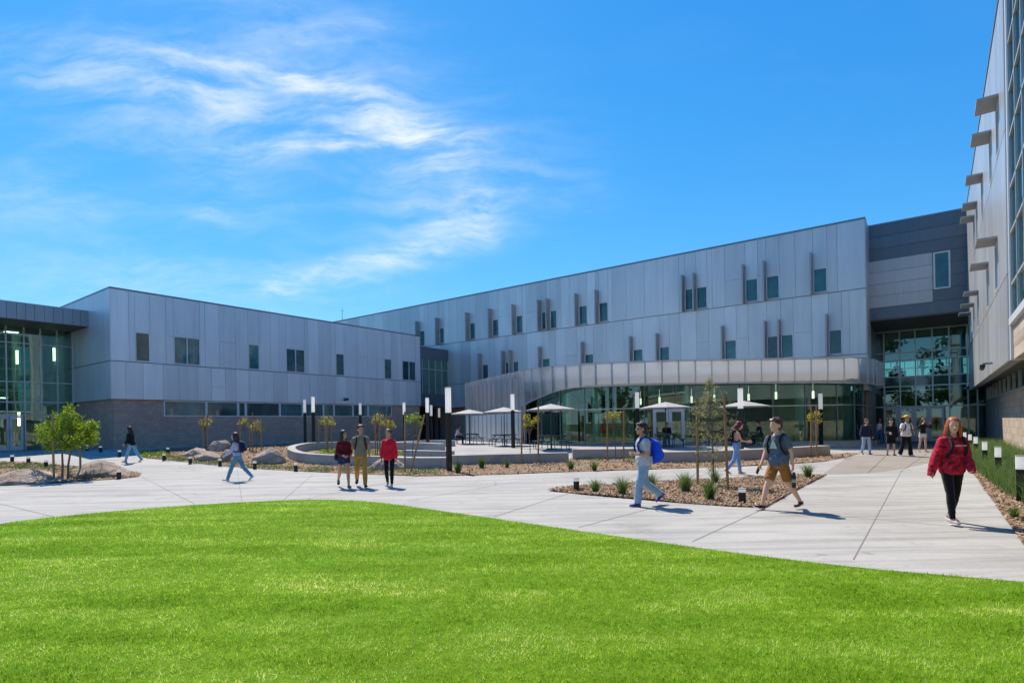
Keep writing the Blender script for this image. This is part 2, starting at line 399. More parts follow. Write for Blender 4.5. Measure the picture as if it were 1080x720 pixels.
M['backing'] = plain('pale_backing_panel', (0.74, 0.735, 0.72), 0.6, 0, 0.06, 1.5)
M['column'] = plain('column_paint', (0.72, 0.76, 0.70), 0.6, 0, 0.05)
def emit(name, col, s):
    m = bpy.data.materials.new(name); m.use_nodes = True; nt = m.node_tree; nt.nodes.clear()
    e = nd(nt, 'ShaderNodeEmission'); e.inputs[0].default_value = (*col, 1); e.inputs[1].default_value = s
    o = nd(nt, 'ShaderNodeOutputMaterial'); nt.links.new(e.outputs[0], o.inputs[0]); return m
M['pendant_on'] = emit('lit_pendant', (1.0, 0.93, 0.80), 0.9)
M['added_glow'] = emit('added_ceiling_emitter', (1.0, 0.95, 0.84), 4.0)  # glow added to lift the dark hall interior
M['lamp_on'] = emit('lit_lamp', (1.0, 0.86, 0.55), 3.5)
def perforated(name):
    m, nt, b = mat_new(name)
    b.inputs['Base Color'].default_value = (0.42, 0.43, 0.44, 1); b.inputs['Metallic'].default_value = 0.4; b.inputs['Roughness'].default_value = 0.5
    v = noise_tex(nt, world_pos(nt), 0.8, 4)
    nt.links.new(ramp(nt, v, [(0.3, (0.44, 0.44, 0.445)), (0.7, (0.54, 0.54, 0.545))]), b.inputs['Base Color'])
    out = nt.nodes['Material Output']; tr = nd(nt, 'ShaderNodeBsdfTransparent'); tl = nd(nt, 'ShaderNodeBsdfTranslucent'); tl.inputs[0].default_value = (0.62, 0.62, 0.63, 1)
    m1 = nd(nt, 'ShaderNodeMixShader'); m1.inputs[0].default_value = 0.40; m2 = nd(nt, 'ShaderNodeMixShader'); m2.inputs[0].default_value = 0.30
    nt.links.new(b.outputs[0], m1.inputs[1]); nt.links.new(tl.outputs[0], m1.inputs[2])
    nt.links.new(m1.outputs[0], m2.inputs[1]); nt.links.new(tr.outputs[0], m2.inputs[2]); nt.links.new(m2.outputs[0], out.inputs[0])
    return m
M['perf'] = perforated('perforated_screen')
def concrete(name, a, c, streak=True, joints=None):
    m, nt, b = mat_new(name); P = world_pos(nt)
    n1 = noise_tex(nt, P, 0.35, 5, 0.6); n2 = noise_tex(nt, P, 14, 6, 0.7); n3 = noise_tex(nt, P, 1.0, 6, 0.65, (0.22, 3.0, 1), 0.5)
    col = ramp(nt, n1, [(0.3, a), (0.7, c)])
    col = mixc(nt, 0.28, col, ramp(nt, n2, [(0.3, (0.62, 0.62, 0.62)), (0.7, (1.1, 1.1, 1.1))]), 'MULTIPLY')
    if streak: col = mixc(nt, 0.8, col, ramp(nt, n3, [(0.34, (0.66, 0.665, 0.67)), (0.56, (1.06, 1.06, 1.05))]), 'MULTIPLY')
    sp = noise_tex(nt, P, 3.2, 2); col = mixc(nt, 0.5, col, ramp(nt, sp, [(0.26, (0.6, 0.6, 0.6)), (0.31, (1, 1, 1))]), 'MULTIPLY')
    vo = nd(nt, 'ShaderNodeTexVoronoi', feature='DISTANCE_TO_EDGE'); vo.inputs['Scale'].default_value = 0.16
    wp = nd(nt, 'ShaderNodeVectorMath', operation='ADD'); nz = nd(nt, 'ShaderNodeTexNoise'); nz.inputs['Scale'].default_value = 0.9; nz.inputs['Detail'].default_value = 6; nt.links.new(P, nz.inputs['Vector'])
    nt.links.new(P, wp.inputs[0]); nt.links.new(nz.outputs['Color'], wp.inputs[1]); nt.links.new(wp.outputs[0], vo.inputs['Vector'])
    gate = noise_tex(nt, P, 0.22, 3); gr_ = nd(nt, 'ShaderNodeMath', operation='GREATER_THAN'); gr_.inputs[1].default_value = 0.53; nt.links.new(gate, gr_.inputs[0])
    ck = ramp(nt, vo.outputs['Distance'], [(0.0, (0.55, 0.54, 0.53)), (0.0022, (1, 1, 1))])
    col = mixc(nt, gr_.outputs[0], col, mixc(nt, 1.0, col, ck, 'MULTIPLY'))
    blot = noise_tex(nt, P, 0.8, 7, 0.75); col = mixc(nt, 0.8, col, ramp(nt, blot, [(0.30, (0.74, 0.725, 0.70)), (0.46, (1, 1, 1)), (0.7, (1.0, 1.0, 1.0)), (0.78, (1.05, 1.05, 1.04))]), 'MULTIPLY')
    nt.links.new(col, b.inputs['Base Color']); b.inputs['Roughness'].default_value = 0.88; b.inputs['Specular IOR Level'].default_value = 0.3
    bump(nt, b, n2, 0.25, 0.006); return m
M['paving'] = concrete('broom_concrete', (0.34, 0.332, 0.315), (0.42, 0.41, 0.39))
M['paving_tan'] = concrete('exposed_aggregate', (0.25, 0.225, 0.20), (0.31, 0.28, 0.25), False)
M['paving_court'] = concrete('courtyard_concrete', (0.44, 0.43, 0.40), (0.52, 0.51, 0.48), False)
M['seat_concrete'] = concrete('seat_wall_concrete', (0.36, 0.345, 0.32), (0.46, 0.44, 0.41), False)
M['joint'] = plain('paving_joint', (0.19, 0.183, 0.175), 0.9)
def ground_mat(name, cols, scale):
    m, nt, b = mat_new(name); P = world_pos(nt)
    n = noise_tex(nt, P, scale, 8, 0.72); n2 = noise_tex(nt, P, 0.5, 4)
    c = ramp(nt, n, cols); c = mixc(nt, 0.5, c, ramp(nt, n2, [(0.3, (0.75, 0.75, 0.75)), (0.7, (1.1, 1.1, 1.1))]), 'MULTIPLY')
    nt.links.new(c, b.inputs['Base Color']); b.inputs['Roughness'].default_value = 0.95; b.inputs['Specular IOR Level'].default_value = 0.08
    bump(nt, b, n, 0.8, 0.03); return m
M['mulch'] = ground_mat('bark_mulch', [(0.3, (0.12, 0.075, 0.045)), (0.5, (0.28, 0.19, 0.12)), (0.7, (0.45, 0.34, 0.23))], 26)
M['earth'] = ground_mat('dry_ground', [(0.3, (0.07, 0.10, 0.04)), (0.7, (0.13, 0.16, 0.07))], 4)
M['soil'] = ground_mat('lawn_soil', [(0.3, (0.07, 0.15, 0.005)), (0.7, (0.16, 0.27, 0.015))], 8)
def toned(name, stops, rough=0.8, transl=0.35, spec=0.3, world_var=None):
    m, nt, b = mat_new(name)
    c = ramp(nt, tone_attr(nt), stops)
    if world_var:
        w = noise_tex(nt, world_pos(nt), world_var[0], 5, 0.6, world_var[3] if len(world_var) > 3 else None)
        c = mixc(nt, 1.0, c, ramp(nt, w, [(0.3, world_var[1]), (0.7, world_var[2])]), 'MULTIPLY')
    nt.links.new(c, b.inputs['Base Color']); b.inputs['Roughness'].default_value = rough; b.inputs['Specular IOR Level'].default_value = spec
    if transl:
        out = nt.nodes['Material Output']; tl = nd(nt, 'ShaderNodeBsdfTranslucent'); nt.links.new(c, tl.inputs[0])
        mx = nd(nt, 'ShaderNodeMixShader'); mx.inputs[0].default_value = transl
        nt.links.new(b.outputs[0], mx.inputs[1]); nt.links.new(tl.outputs[0], mx.inputs[2]); nt.links.new(mx.outputs[0], out.inputs[0])
    return m
M['grass'] = toned('lawn_blades', [(0.0, (0.04, 0.14, 0.004)), (0.35, (0.21, 0.48, 0.018)), (0.72, (0.55, 0.80, 0.13)), (1.0, (0.90, 0.90, 0.50))], 0.9, 0.55, 0.0, (0.5, (0.70, 0.82, 0.5), (1.35, 1.18, 0.9), (0.45, 2.2, 1)))
M['leaf'] = toned('spring_leaves', [(0.0, (0.10, 0.19, 0.012)), (0.6, (0.24, 0.36, 0.02)), (1.0, (0.45, 0.50, 0.05))], 0.5, 0.4)
M['leaf_yellow'] = toned('yellow_leaves', [(0.0, (0.22, 0.26, 0.03)), (0.6, (0.45, 0.42, 0.04)), (1.0, (0.65, 0.50, 0.05))], 0.5, 0.4)
M['leaf_dark'] = toned('dark_leaves', [(0.0, (0.025, 0.05, 0.015)), (1.0, (0.08, 0.13, 0.03))], 0.6, 0.3)
M['needle'] = toned('wispy_leaves', [(0.0, (0.20, 0.24, 0.09)), (0.6, (0.36, 0.38, 0.17)), (1.0, (0.58, 0.56, 0.30))], 0.6, 0.35)
M['tuft'] = toned('ornamental_grass', [(0.0, (0.06, 0.13, 0.03)), (0.6, (0.13, 0.23, 0.05)), (1.0, (0.34, 0.38, 0.14))], 0.6, 0.35)
M['chips'] = toned('bark_chips', [(0.0, (0.13, 0.08, 0.05)), (0.5, (0.33, 0.22, 0.14)), (1.0, (0.58, 0.46, 0.33))], 0.9, 0.0)
M['cover'] = toned('ground_cover_leaves', [(0.0, (0.09, 0.15, 0.04)), (0.6, (0.2, 0.27, 0.07)), (1.0, (0.45, 0.42, 0.2))], 0.7, 0.3)
M['bark'] = plain('bark', (0.17, 0.13, 0.10), 0.9, 0, 0.35, 20, 0.3, 0.5, 60)
M['stake'] = plain('wood_stake', (0.33, 0.20, 0.10), 0.8, 0, 0.3, 14, 0.3, 0.3, 40)
M['black'] = plain('black_metal', (0.016, 0.016, 0.017), 0.45, 0.3, 0.15)
M['lens'] = toned('opal_lens', [(0.0, (0.86, 0.86, 0.85)), (1.0, (0.90, 0.90, 0.89))], 0.35, 0.6); _l = M['lens'].node_tree.nodes['Principled BSDF']; _l.inputs['Emission Color'].default_value = (1, 1, 0.98, 1); _l.inputs['Emission Strength'].default_value = 0.22
M['rubber'] = plain('black_rubber', (0.02, 0.02, 0.02), 0.8)
M['teal_metal'] = plain('dark_green_metal', (0.025, 0.075, 0.065), 0.45, 0.2, 0.15)
M['canvas'] = plain('white_canvas', (0.36, 0.356, 0.345), 0.8, 0, 0.04)
def boulder_mat():
    m, nt, b = mat_new('granite'); P = world_pos(nt)
    n1 = noise_tex(nt, P, 1.6, 6, 0.65); n2 = noise_tex(nt, P, 22, 6, 0.75)
    c = ramp(nt, n1, [(0.28, (0.30, 0.205, 0.14)), (0.5, (0.47, 0.365, 0.28)), (0.72, (0.62, 0.53, 0.44))])
    c = mixc(nt, 0.6, c, ramp(nt, n2, [(0.3, (0.55, 0.55, 0.55)), (0.7, (1.15, 1.15, 1.15))]), 'MULTIPLY')
    nt.links.new(c, b.inputs['Base Color']); b.inputs['Roughness'].default_value = 0.92
    vo = nd(nt, 'ShaderNodeTexVoronoi', feature='DISTANCE_TO_EDGE'); vo.inputs['Scale'].default_value = 1.5; wn = nd(nt, 'ShaderNodeTexNoise'); wn.inputs['Scale'].default_value = 2.0; nt.links.new(P, wn.inputs['Vector'])
    ad = nd(nt, 'ShaderNodeVectorMath', operation='ADD'); nt.links.new(P, ad.inputs[0]); nt.links.new(wn.outputs['Color'], ad.inputs[1]); nt.links.new(ad.outputs[0], vo.inputs['Vector'])
    ce = nd(nt, 'ShaderNodeMapRange'); ce.inputs['From Max'].default_value = 0.06; nt.links.new(vo.outputs['Distance'], ce.inputs['Value'])
    hh = nd(nt, 'ShaderNodeMath', operation='MULTIPLY_ADD'); nt.links.new(ce.outputs[0], hh.inputs[0]); hh.inputs[1].default_value = 0.8; nt.links.new(n2, hh.inputs[2])
    bump(nt, b, hh.outputs[0], 1.0, 0.06); return m
M['rock'] = boulder_mat()
def fabric(name, col, var=0.18, rough=0.9, scale=7.0):
    m, nt, b = mat_new(name); P = coords(nt)
    n = noise_tex(nt, P, scale, 5); w = noise_tex(nt, P, 260, 2)
    c = ramp(nt, n, [(0.3, tuple(x * (1 - var) for x in col)), (0.7, tuple(min(1, x * (1 + var)) for x in col))])
    nt.links.new(c, b.inputs['Base Color']); b.inputs['Roughness'].default_value = rough; b.inputs['Specular IOR Level'].default_value = 0.2
    b.inputs['Sheen Weight'].default_value = 0.15
    bump(nt, b, noise_tex(nt, P, 16, 4, 0.5), 0.35, 0.02); return m
def tie_dye():
    m, nt, b = mat_new('tie_dye_red'); P = coords(nt)
    n = noise_tex(nt, P, 9.0, 5, 0.7, None, 1.6)
    c = ramp(nt, n, [(0.38, (0.055, 0.006, 0.012)), (0.47, (0.34, 0.012, 0.03)), (0.60, (0.58, 0.03, 0.06))])
    nt.links.new(c, b.inputs['Base Color']); b.inputs['Roughness'].default_value = 0.9; b.inputs['Specular IOR Level'].default_value = 0.2
    bump(nt, b, noise_tex(nt, P, 14, 4, 0.5), 0.4, 0.02); return m
def skin_mat(name, col):
    m, nt, b = mat_new(name); n = noise_tex(nt, coords(nt), 9, 4)
    c = ramp(nt, n, [(0.3, tuple(x * 0.88 for x in col)), (0.7, tuple(min(1, x * 1.08) for x in col))])
    nt.links.new(c, b.inputs['Base Color']); b.inputs['Roughness'].default_value = 0.55; b.inputs['Specular IOR Level'].default_value = 0.35
    b.inputs['Subsurface Weight'].default_value = 0.0
    return m
M['skin_light'] = skin_mat('skin_light', (0.70, 0.41, 0.28)); M['skin_tan'] = skin_mat('skin_tan', (0.56, 0.29, 0.17)); M['skin_brown'] = skin_mat('skin_brown', (0.38, 0.19, 0.105))
M['eye'] = plain('eye', (0.012, 0.01, 0.01), 0.2); M['lip'] = plain('lip', (0.33, 0.12, 0.10), 0.5)
# ------------------------------------------------------------------ ground
def poly_sheet(name, pts, mat, lift, step=1.5, kind='structure', hole_fn=None, rough_h=0.0):
    """a paving or bed sheet that follows the graded ground"""
    bm = bmesh.new(); vs = [bm.verts.new((p[0], p[1], 0)) for p in pts]
    f = bm.faces.new(vs); bmesh.ops.triangulate(bm, faces=[f])
    xs = [p[0] for p in pts]; ys = [p[1] for p in pts]
    for ax, lo, hi in ((0, min(xs), max(xs)), (1, min(ys), max(ys))):
        t = math.ceil(lo / step) * step
        while t < hi:
            co = (t, 0, 0) if ax == 0 else (0, t, 0); no = (1, 0, 0) if ax == 0 else (0, 1, 0)
            bmesh.ops.bisect_plane(bm, geom=bm.verts[:] + bm.edges[:] + bm.faces[:], plane_co=co, plane_no=no); t += step
    for v in bm.verts:
        v.co.z = zg(v.co.x, v.co.y) + lift
        if rough_h: v.co.z += rough_h * (0.5 + noise.noise(Vector((v.co.x * 1.3, v.co.y * 1.3, 0))))
    bmesh.ops.recalc_face_normals(bm, faces=bm.faces)
    if sum(f.normal.z for f in bm.faces) < 0: bmesh.ops.reverse_faces(bm, faces=bm.faces)
    me = bpy.data.meshes.new(name); bm.to_mesh(me); bm.free(); me.materials.append(mat)
    me.polygons.foreach_set('use_smooth', [True] * len(me.polygons))
    o = bpy.data.objects.new(name, me); COL.objects.link(o); return tag(o, kind=kind)
def pxs(*pts): return [gp(x, y) for x, y in pts]
def catmull(pts, n=8):
    out = []; P = [Vector(p[:2]).to_3d() if len(p) == 2 else Vector(p) for p in pts]
    for i in range(len(P) - 1):
        p0 = P[max(i - 1, 0)]; p1 = P[i]; p2 = P[i + 1]; p3 = P[min(i + 2, len(P) - 1)]
        for k in range(n):
            t = k / n
            out.append(0.5 * ((2 * p1) + (p2 - p0) * t + (2 * p0 - 5 * p1 + 4 * p2 - p3) * t * t + (3 * p1 - p0 - 3 * p2 + p3) * t ** 3))
    out.append(P[-1]); return out
# far ground with the grade carved in
gv = []; gf = []
xs = sorted(set([-900, -400, -200, -120] + list(range(-80, 81, 2)) + [120, 200, 400, 900])); ys = sorted(set([-900, -300, -120, -60, -30, -14] + list(range(-8, 101, 2)) + [140, 220, 400, 900]))
for y in ys:
    for x in xs: gv.append((x, y, zg(x, y) - 0.03))
for j in range(len(ys) - 1):
    for i in range(len(xs) - 1):
        a = j * len(xs) + i; gf.append((a, a + 1, a + 1 + len(xs), a + len(xs)))
ground = np_object('ground', np.array(gv, dtype=float), np.array(gf), M['earth'], None, None, (0, 0, 0), True); tag(ground, kind='structure')

# everything paved, the beds and the lawn lie on it
plaza = poly_sheet('plaza_paving', [(-60, -2), (40, -2), (45, 20), (45, 60), (-20, 75), (-60, 60)], M['paving'], 0.0, 2.0)

LAWN_EDGE = catmull(pxs((-260, 606), (-120, 575), (0, 552.5), (100, 541), (200, 533), (290, 528), (350, 527), (400, 530), (470, 539.5), (540, 549.5), (640, 564), (760, 581), (900, 598), (1000, 607), (1080, 614), (1240, 628)), 5)
lawn_pts = [(p.x, p.y) for p in LAWN_EDGE]
lawn_poly = lawn_pts + [(9.5, -1.5), (-14, -1.5), (-24, 4)]
poly_sheet('lawn', lawn_poly, M['soil'], 0.008, 1.5)

def smooth_closed(pts, n=4):
    P = pts + pts[:3]; out = catmull([pts[-1]] + P, n)
    return [(p.x, p.y) for p in out[n:n + n * len(pts)]]
bed_left_px = [(-60, 486), (0, 486.5), (30, 487.5), (60, 490), (95, 493), (125, 495.5), (150, 499), (146, 502.5), (125, 505), (70, 508.5), (0, 512), (-60, 515)]
bed_left = [(p.x, p.y) for p in pxs(*bed_left_px)]
bed_back_px = [(148, 481.5), (165, 484), (200, 487.5), (250, 492.5), (300, 496), (340, 498), (400, 500.5), (440, 502), (480, 501.5), (520, 500.5), (600, 497.5), (700, 494.5), (760, 492.5), (830, 489.5), (870, 486.5), (893, 482), (905, 478.5), (893, 478), (876, 479.5), (800, 481), (700, 482), (604, 482), (600, 485), (475, 485), (450, 480), (330, 480), (315, 474), (340, 470), (420, 468), (430, 464), (300, 468.5), (200, 472), (150, 475)]
bed_back = [(p.x, p.y) for p in pxs(*bed_back_px)]
bed_mid_px = [(578, 517.5), (600, 513.5), (640, 511), (700, 508), (760, 505.5), (810, 503), (850, 500.5), (872, 500.5), (862, 505.5), (835, 519.5), (807, 535.5), (770, 534), (720, 530.5), (660, 525.5), (615, 521.5)]
bed_mid = [(p.x, p.y) for p in pxs(*bed_mid_px)]
VEDGE = UV(*gp(1049, 532)[:2])[1]
def right_strip():
    a = [W(u, VEDGE - 0.25 * max(0, 13 - u) / 6 * 0) for u in (6, 9, 12, 16, 20, 25, 30, 36, 41)]; b = [W(u, -2.86) for u in (41, 30, 20, 12, 6)]
    return [(p.x, p.y) for p in a + b]
bed_right = right_strip()
BEDS = {}
for nm, pts in (('left', bed_left), ('back', bed_back), ('mid', bed_mid), ('right', bed_right)):
    BEDS[nm] = pts; poly_sheet('mulch_bed', pts, M['mulch'], 0.006, 0.7, rough_h=0.03)
# tan entrance paving and the pale courtyard floor
tan = [(p.x, p.y) for p in pxs((868, 500), (900, 499.5), (930, 497), (955, 493.5), (980, 487.5), (1000, 480), (1012, 472), (1020, 464.5), (1000, 463.8), (960, 464.5), (930, 465.5), (905, 470), (905, 478), (893, 482.5), (880, 491))]
poly_sheet('entrance_paving', tan, M['paving_tan'], 0.004, 1.2)
# saw-cut joints of the walks: thin grooves with a real width
def joint(pts, w=0.008):
    P = [gp(*p) for p in pts]; mb = MB()
    for a, b in zip(P[:-1], P[1:]):
        n = max(1, int((b - a).length / 1.0)); d = (b - a).normalized(); s = Vector((-d.y, d.x, 0)) * w
        for k in range(n):
            p = a.lerp(b, k / n); q = a.lerp(b, (k + 1) / n); zp = zg(p.x, p.y) + 0.004; zq = zg(q.x, q.y) + 0.004
            mb.quad((p.x - s.x, p.y - s.y, zp), (q.x - s.x, q.y - s.y, zq), (q.x + s.x, q.y + s.y, zq), (p.x + s.x, p.y + s.y, zp))
    return mb
jm = MB()
for pts in ([(951, 496), (900, 590)], [(1020, 503), (868, 503)], [(1040, 530), (845, 521)], [(1066, 560), (806, 537)], [(806, 536), (730, 571)], [(600, 520), (520, 545)], [(705, 531), (610, 556)],
            [(560, 505), (430, 528)], [(440, 503), (330, 524)], [(330, 500), (300, 526)], [(0, 531), (62, 546)], [(150, 503), (205, 531)], [(250, 494), (255, 528)], [(0, 520), (380, 512)], [(380, 512), (600, 503)], [(600, 503), (868, 493)], [(148, 492), (330, 503)], [(60, 485), (150, 483)], [(935, 480), (915, 499)], [(990, 470), (950, 497)]):
    j = joint(pts); jm.add(j.v, j.f)
tag(jm.build('paving_joint', M['joint'], fix=False), kind='structure')

# ------------------------------------------------------------------ walls clad in panels
def xf_u(u0):   # wall facing the camera along -u: (s = v, o = outwards, z)
    return lambda s, o, z: W(u0 - o, s, z)
def xf_v(v0, sign=-1):  # wall facing -v (sign -1) or +v (sign +1)
    return lambda s, o, z: W(s, v0 + sign * o, z)
def clad(mb, s0, s1, rows, wins=(), wmin=0.85, wmax=1.25, gap=0.014, th=0.05, split=0.0, seed=1, lo=0.0, hi=1.0):
    """upright metal panels of uneven width and tone, leaving out the windows"""
    rr = random.Random(seed)
    for (z0, z1) in rows:
        edges = [s0]
        while edges[-1] < s1 - wmax: edges.append(edges[-1] + rr.choice((wmin, (wmin + wmax) / 2, wmax)))
        edges.append(s1)
        for w in wins:
            if w[2] < z1 and w[3] > z0:
                edges = [e for e in edges if not (w[0] - 0.25 < e < w[1] + 0.25) or e in (s0, s1)] + [w[0], w[1]]
        edges = sorted(set(edges)); last = 0.5
        for a, b in zip(edges[:-1], edges[1:]):
            t = rr.choice((0.15, 0.3, 0.45, 0.55, 0.7, 0.9)); t = lo + (hi - lo) * t
            zz = [(z0, z1)]
            hit = [w for w in wins if w[0] < b - 0.01 and w[1] > a + 0.01 and w[2] < z1 and w[3] > z0]
            if hit:
                w = hit[0]; zz = []
                if w[2] - z0 > 0.03: zz.append((z0, w[2]))
                if z1 - w[3] > 0.03: zz.append((w[3], z1))
            elif rr.random() < split:
                c = z0 + (z1 - z0) * 0.42; zz = [(z0, c), (c, z1)]
            for k, (p, q) in enumerate(zz):
                tt = min(1, max(0, t + rr.uniform(-0.06, 0.06)))
                mb.box(a + gap / 2, b - gap / 2, -0.02, th, p + gap / 2, q - gap / 2, tt)
def window(parent, xf, s0, s1, z0, z1, panes=1, o=0.05, glass='pane', fr=0.06, frame='door_white'):
    f = MB(xf); d0, d1 = o - 0.09, o + 0.015
    f.box(s0, s1, d0, d1, z0, z0 + fr); f.box(s0, s1, d0, d1, z1 - fr, z1)
    f.box(s0, s0 + fr, d0, d1, z0 + fr, z1 - fr); f.box(s1 - fr, s1, d0, d1, z0 + fr, z1 - fr)
    for k in range(1, panes):
        c = s0 + (s1 - s0) * k / panes; f.box(c - fr / 2, c + fr / 2, d0, d1, z0 + fr, z1 - fr)
    w = f.build('window', M[frame], parent)
    g = MB(xf); g.box(s0 + fr * 0.5, s1 - fr * 0.5, o - 0.07, o - 0.05, z0 + fr * 0.5, z1 - fr * 0.5); g.build('pane', M[glass], w)
    return w
def sides(pxa, pxb, fn): a, b = fn(pxa), fn(pxb); return (min(a, b), max(a, b))

UM = 43.5                                         # main facade plane
Z1, Z2, Z3, ZR = 3.6, 5.98, 10.25, 14.76
# ---- the long main building
def mainv(x, y=330): return on_u(x, y, UM)[3]
main = thing('main_building', 'long three storey building in pale blue grey metal panels with upright fins', 'building', W(UM + 6, 30, 0))
xm = xf_u(UM); V0, V1 = 3.46, 78.0
W3 = [(723.9, 731), (736, 745.5), (788, 799), (810, 821.7), (859.6, 872), (443, 447.6), (464, 468), (496, 501), (520, 525.5), (545, 551), (572, 576.4), (581, 587), (611.4, 619), (632.7, 641)]
W2 = [(508.6, 514), (533, 536), (541, 546), (572, 579), (617, 625), (668, 677), (696, 705), (765, 775.5), (810, 820), (824.6, 835.4), (875, 886.7)]
wins = []
for a, b in W3: s = sides(a, b, mainv); wins.append((s[0] - .07, s[1] + .07, Z3 + 0.10, Z3 + 1.76))
for a, b in W2: s = sides(a, b, mainv); wins.append((s[0] - .07, s[1] + .07, Z2 + 0.10, Z2 + 1.76))
mb = MB(xm); clad(mb, V0, V1, [(Z2 + .02, Z3 - .02), (Z3 + .02, ZR)], wins, 0.95, 1.6, split=0.22, seed=4)
clad(mb, 30.0, V1, [(Z1, Z2 - .02)], (), 0.95, 1.6, seed=9); clad(mb, V0, 30.0, [(Z1, Z2 - .02)], (), 0.95, 1.6, seed=10)
mb.build('cladding', M['panel'], main)
mb = MB(lambda s, o, z: W(UM + 0.02 + s, V0 - o, z)); clad(mb, 0.06, 2.5, [(Z1, Z2), (Z2, Z3), (Z3, ZR)], (), seed=3); mb.build('end_cladding', M['panel'], main)
mb = MB(); mbx = MB(lambda s, o, z: W(UM + 0.03 + o, s, z))
mbx.box(V0 + 0.03, V1, 0, 14, Z1, ZR - 0.05, .5); mbx.build('wall', M['trim'], main)
mbx = MB(lambda s, o, z: W(UM + o, s, z)); mbx.box(V0 - 0.03, V1, -0.08, 14.05, ZR, ZR + 0.12); mbx.build('roof_edge', M['trim'], main)
mbx = MB(lambda s, o, z: W(UM + o, s, z)); mbx.box(V0 + 0.1, V1, 0.9, 13, -0.5, Z1); mbx.build('ground_floor_wall', M['block'], main)
for i, (s0, s1, z0, z1) in enumerate(wins):
    window(main, xm, s0, s1, z0, z1)
    f = MB(xm); lit = s1 + 0.02
    f.box(s1 + 0.03, s1 + 0.13, 0.03, 0.62, z0 - 0.12, z1 + 1.05); f.build('sun_fin', M['fin'], main)
    f = MB(xm); f.box(s0 - 0.02, s1 + 0.03, 0.03, 0.16, z0 - 0.12, z0 - 0.05); f.build('sill', M['fin'], main)

# ---- the grey wing on the left
VW = 39.92; U0 = on_v(116, 304, VW)[3]; U1 = on_v(442.5, 355, VW)[3]; ZWR, ZWJ, ZWB = 10.37, 6.0, 3.69
wing = thing('classroom_wing', 'two storey grey metal clad wing on a dark block base behind the boulders', 'building', W((U0 + U1) / 2, VW + 6, 0.6))
xw = xf_v(VW, -1)
def wu(x, y=370): return on_v(x, y, VW)[3]
ww = []
for a, b, n in ((143.6, 156.6, 1), (184, 209.7, 2), (262.4, 272.3, 1), (302, 320.3, 2), (354.2, 361.8, 1), (405.3, 411.8, 1), (424, 437.2, 2)):
    s = sides(a, b, wu); ww.append((s[0] - .07, s[1] + .07, ZWJ + 0.06, ZWJ + 1.9, n))
mb = MB(xw); clad(mb, U0, U1, [(ZWB, ZWJ - .02), (ZWJ + .02, ZWR)], ww, 0.75, 1.15, split=0.16, seed=21); mb.build('cladding', M['panel_wing'], wing)
xs_ = lambda s, o, z: W(U0 - o, s, z)
mb = MB(xs_); clad(mb, VW - 0.05, VW + 16, [(ZWB, ZWJ - .02), (ZWJ + .02, ZWR)], (), 0.9, 1.5, seed=22, lo=0.1, hi=0.5); mb.build('side_cladding', M['panel_wing'], wing)  # darker tone range puts this side's shade into the panel colour
mb = MB(); mb.xf = lambda s, o, z: W(s, VW + o, z)
mb.box(U0 + 0.03, U1 - 0.02, 0.03, 16, ZWB, ZWR - 0.05); mb.build('wall', M['trim'], wing)
mb = MB(lambda s, o, z: W(s, VW + o, z)); mb.box(U0 - 0.06, U1, -0.07, 16, ZWR, ZWR + 0.1); mb.build('roof_edge', M['trim'], wing)
mb = MB(lambda s, o, z: W(s, VW + o, z)); ra, rb = sides(172.5, 413, lambda x: on_v(x, 430, VW + 0.1)[3]); rz0 = on_v(200, 436, VW + .1)[2]
rz0 = 2.62
mb.box(U0 + 0.12, ra, 0.10, 15.9, -0.6, ZWB); mb.box(rb, U1 - 0.05, 0.10, 15.9, -0.6, ZWB); mb.box(ra, rb, 0.10, 15.9, -0.6, rz0); mb.box(ra, rb, 0.5, 15.9, rz0, ZWB)
mb.build('block_base', M['block'], wing)
for (a, b, z0, z1, n) in ww: window(wing, xw, a, b, z0, z1, n)
xr = xf_v(VW + 0.10, -1)
rx = [172.5, 217.5, 251, 259, 295, 319, 341, 352, 372, 388, 413]
for a, b in zip(rx[:-1], rx[1:]):
    s = sides(a, b, lambda x: on_v(x, 430, VW + 0.1)[3])
    window(wing, xr, s[0], s[1] - 0.01, rz0, ZWB - 0.02, 1, 0.03, 'pane' if (b - a) > 12 else 'spandrel', 0.07)

# ---- the glazed entrance hall far left
vside = lambda x, y: (lambda X: (lambda Y: UV(X * Y, Y)[1])(U0 / (X * A.x + A.y)))(ray(x, y)[0])
VG = vside(77.5, 360); VF = vside(94, 330)
zf1 = on_v(93, 327.6, VF)[2]; zf0 = on_v(87, 344, VF)[2]
hall = thing('entrance_hall', 'glazed double height entrance hall with a dark metal fascia left of the grey wing', 'building', W(U0 - 9, VG + 5, 0.6))
UA = U0 - 18
mb = MB(lambda s, o, z: W(s, VF - o, z)); clad(mb, UA, U0 - 0.02, [(zf0, zf1)], (), 0.42, 0.5, 0.02, seed=31, lo=0.35, hi=0.8); mb.build('fascia', M['panel_fascia'], hall)
mb = MB(lambda s, o, z: W(s, VF + o, z)); mb.box(UA, U0 - 0.02, 0.03, VG - VF + 11, zf1 - 0.4, zf1 - 0.02); mb.build('roof', M['trim'], hall)
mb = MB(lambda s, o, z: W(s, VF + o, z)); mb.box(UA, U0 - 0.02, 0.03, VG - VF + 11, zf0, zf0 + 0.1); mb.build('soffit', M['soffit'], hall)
def hu(x, y=400): return on_v(x, y, VG)[3]
hz = [zg(*W(U0 - 3, VG)[:2])] + [on_v(43, y, VG)[2] for y in (437.6, 424, 403.4, 363.5)] + [zf0]
hmul = [hu(x) for x in (76.5, 60.5, 43, 25.7, 6.7)]; st = hmul[3] - hmul[4]
while hmul[-1] > UA + 1: hmul.append(hmul[-1] - (1.55))
mull = MB(lambda s, o, z: W(s, VG - o, z))
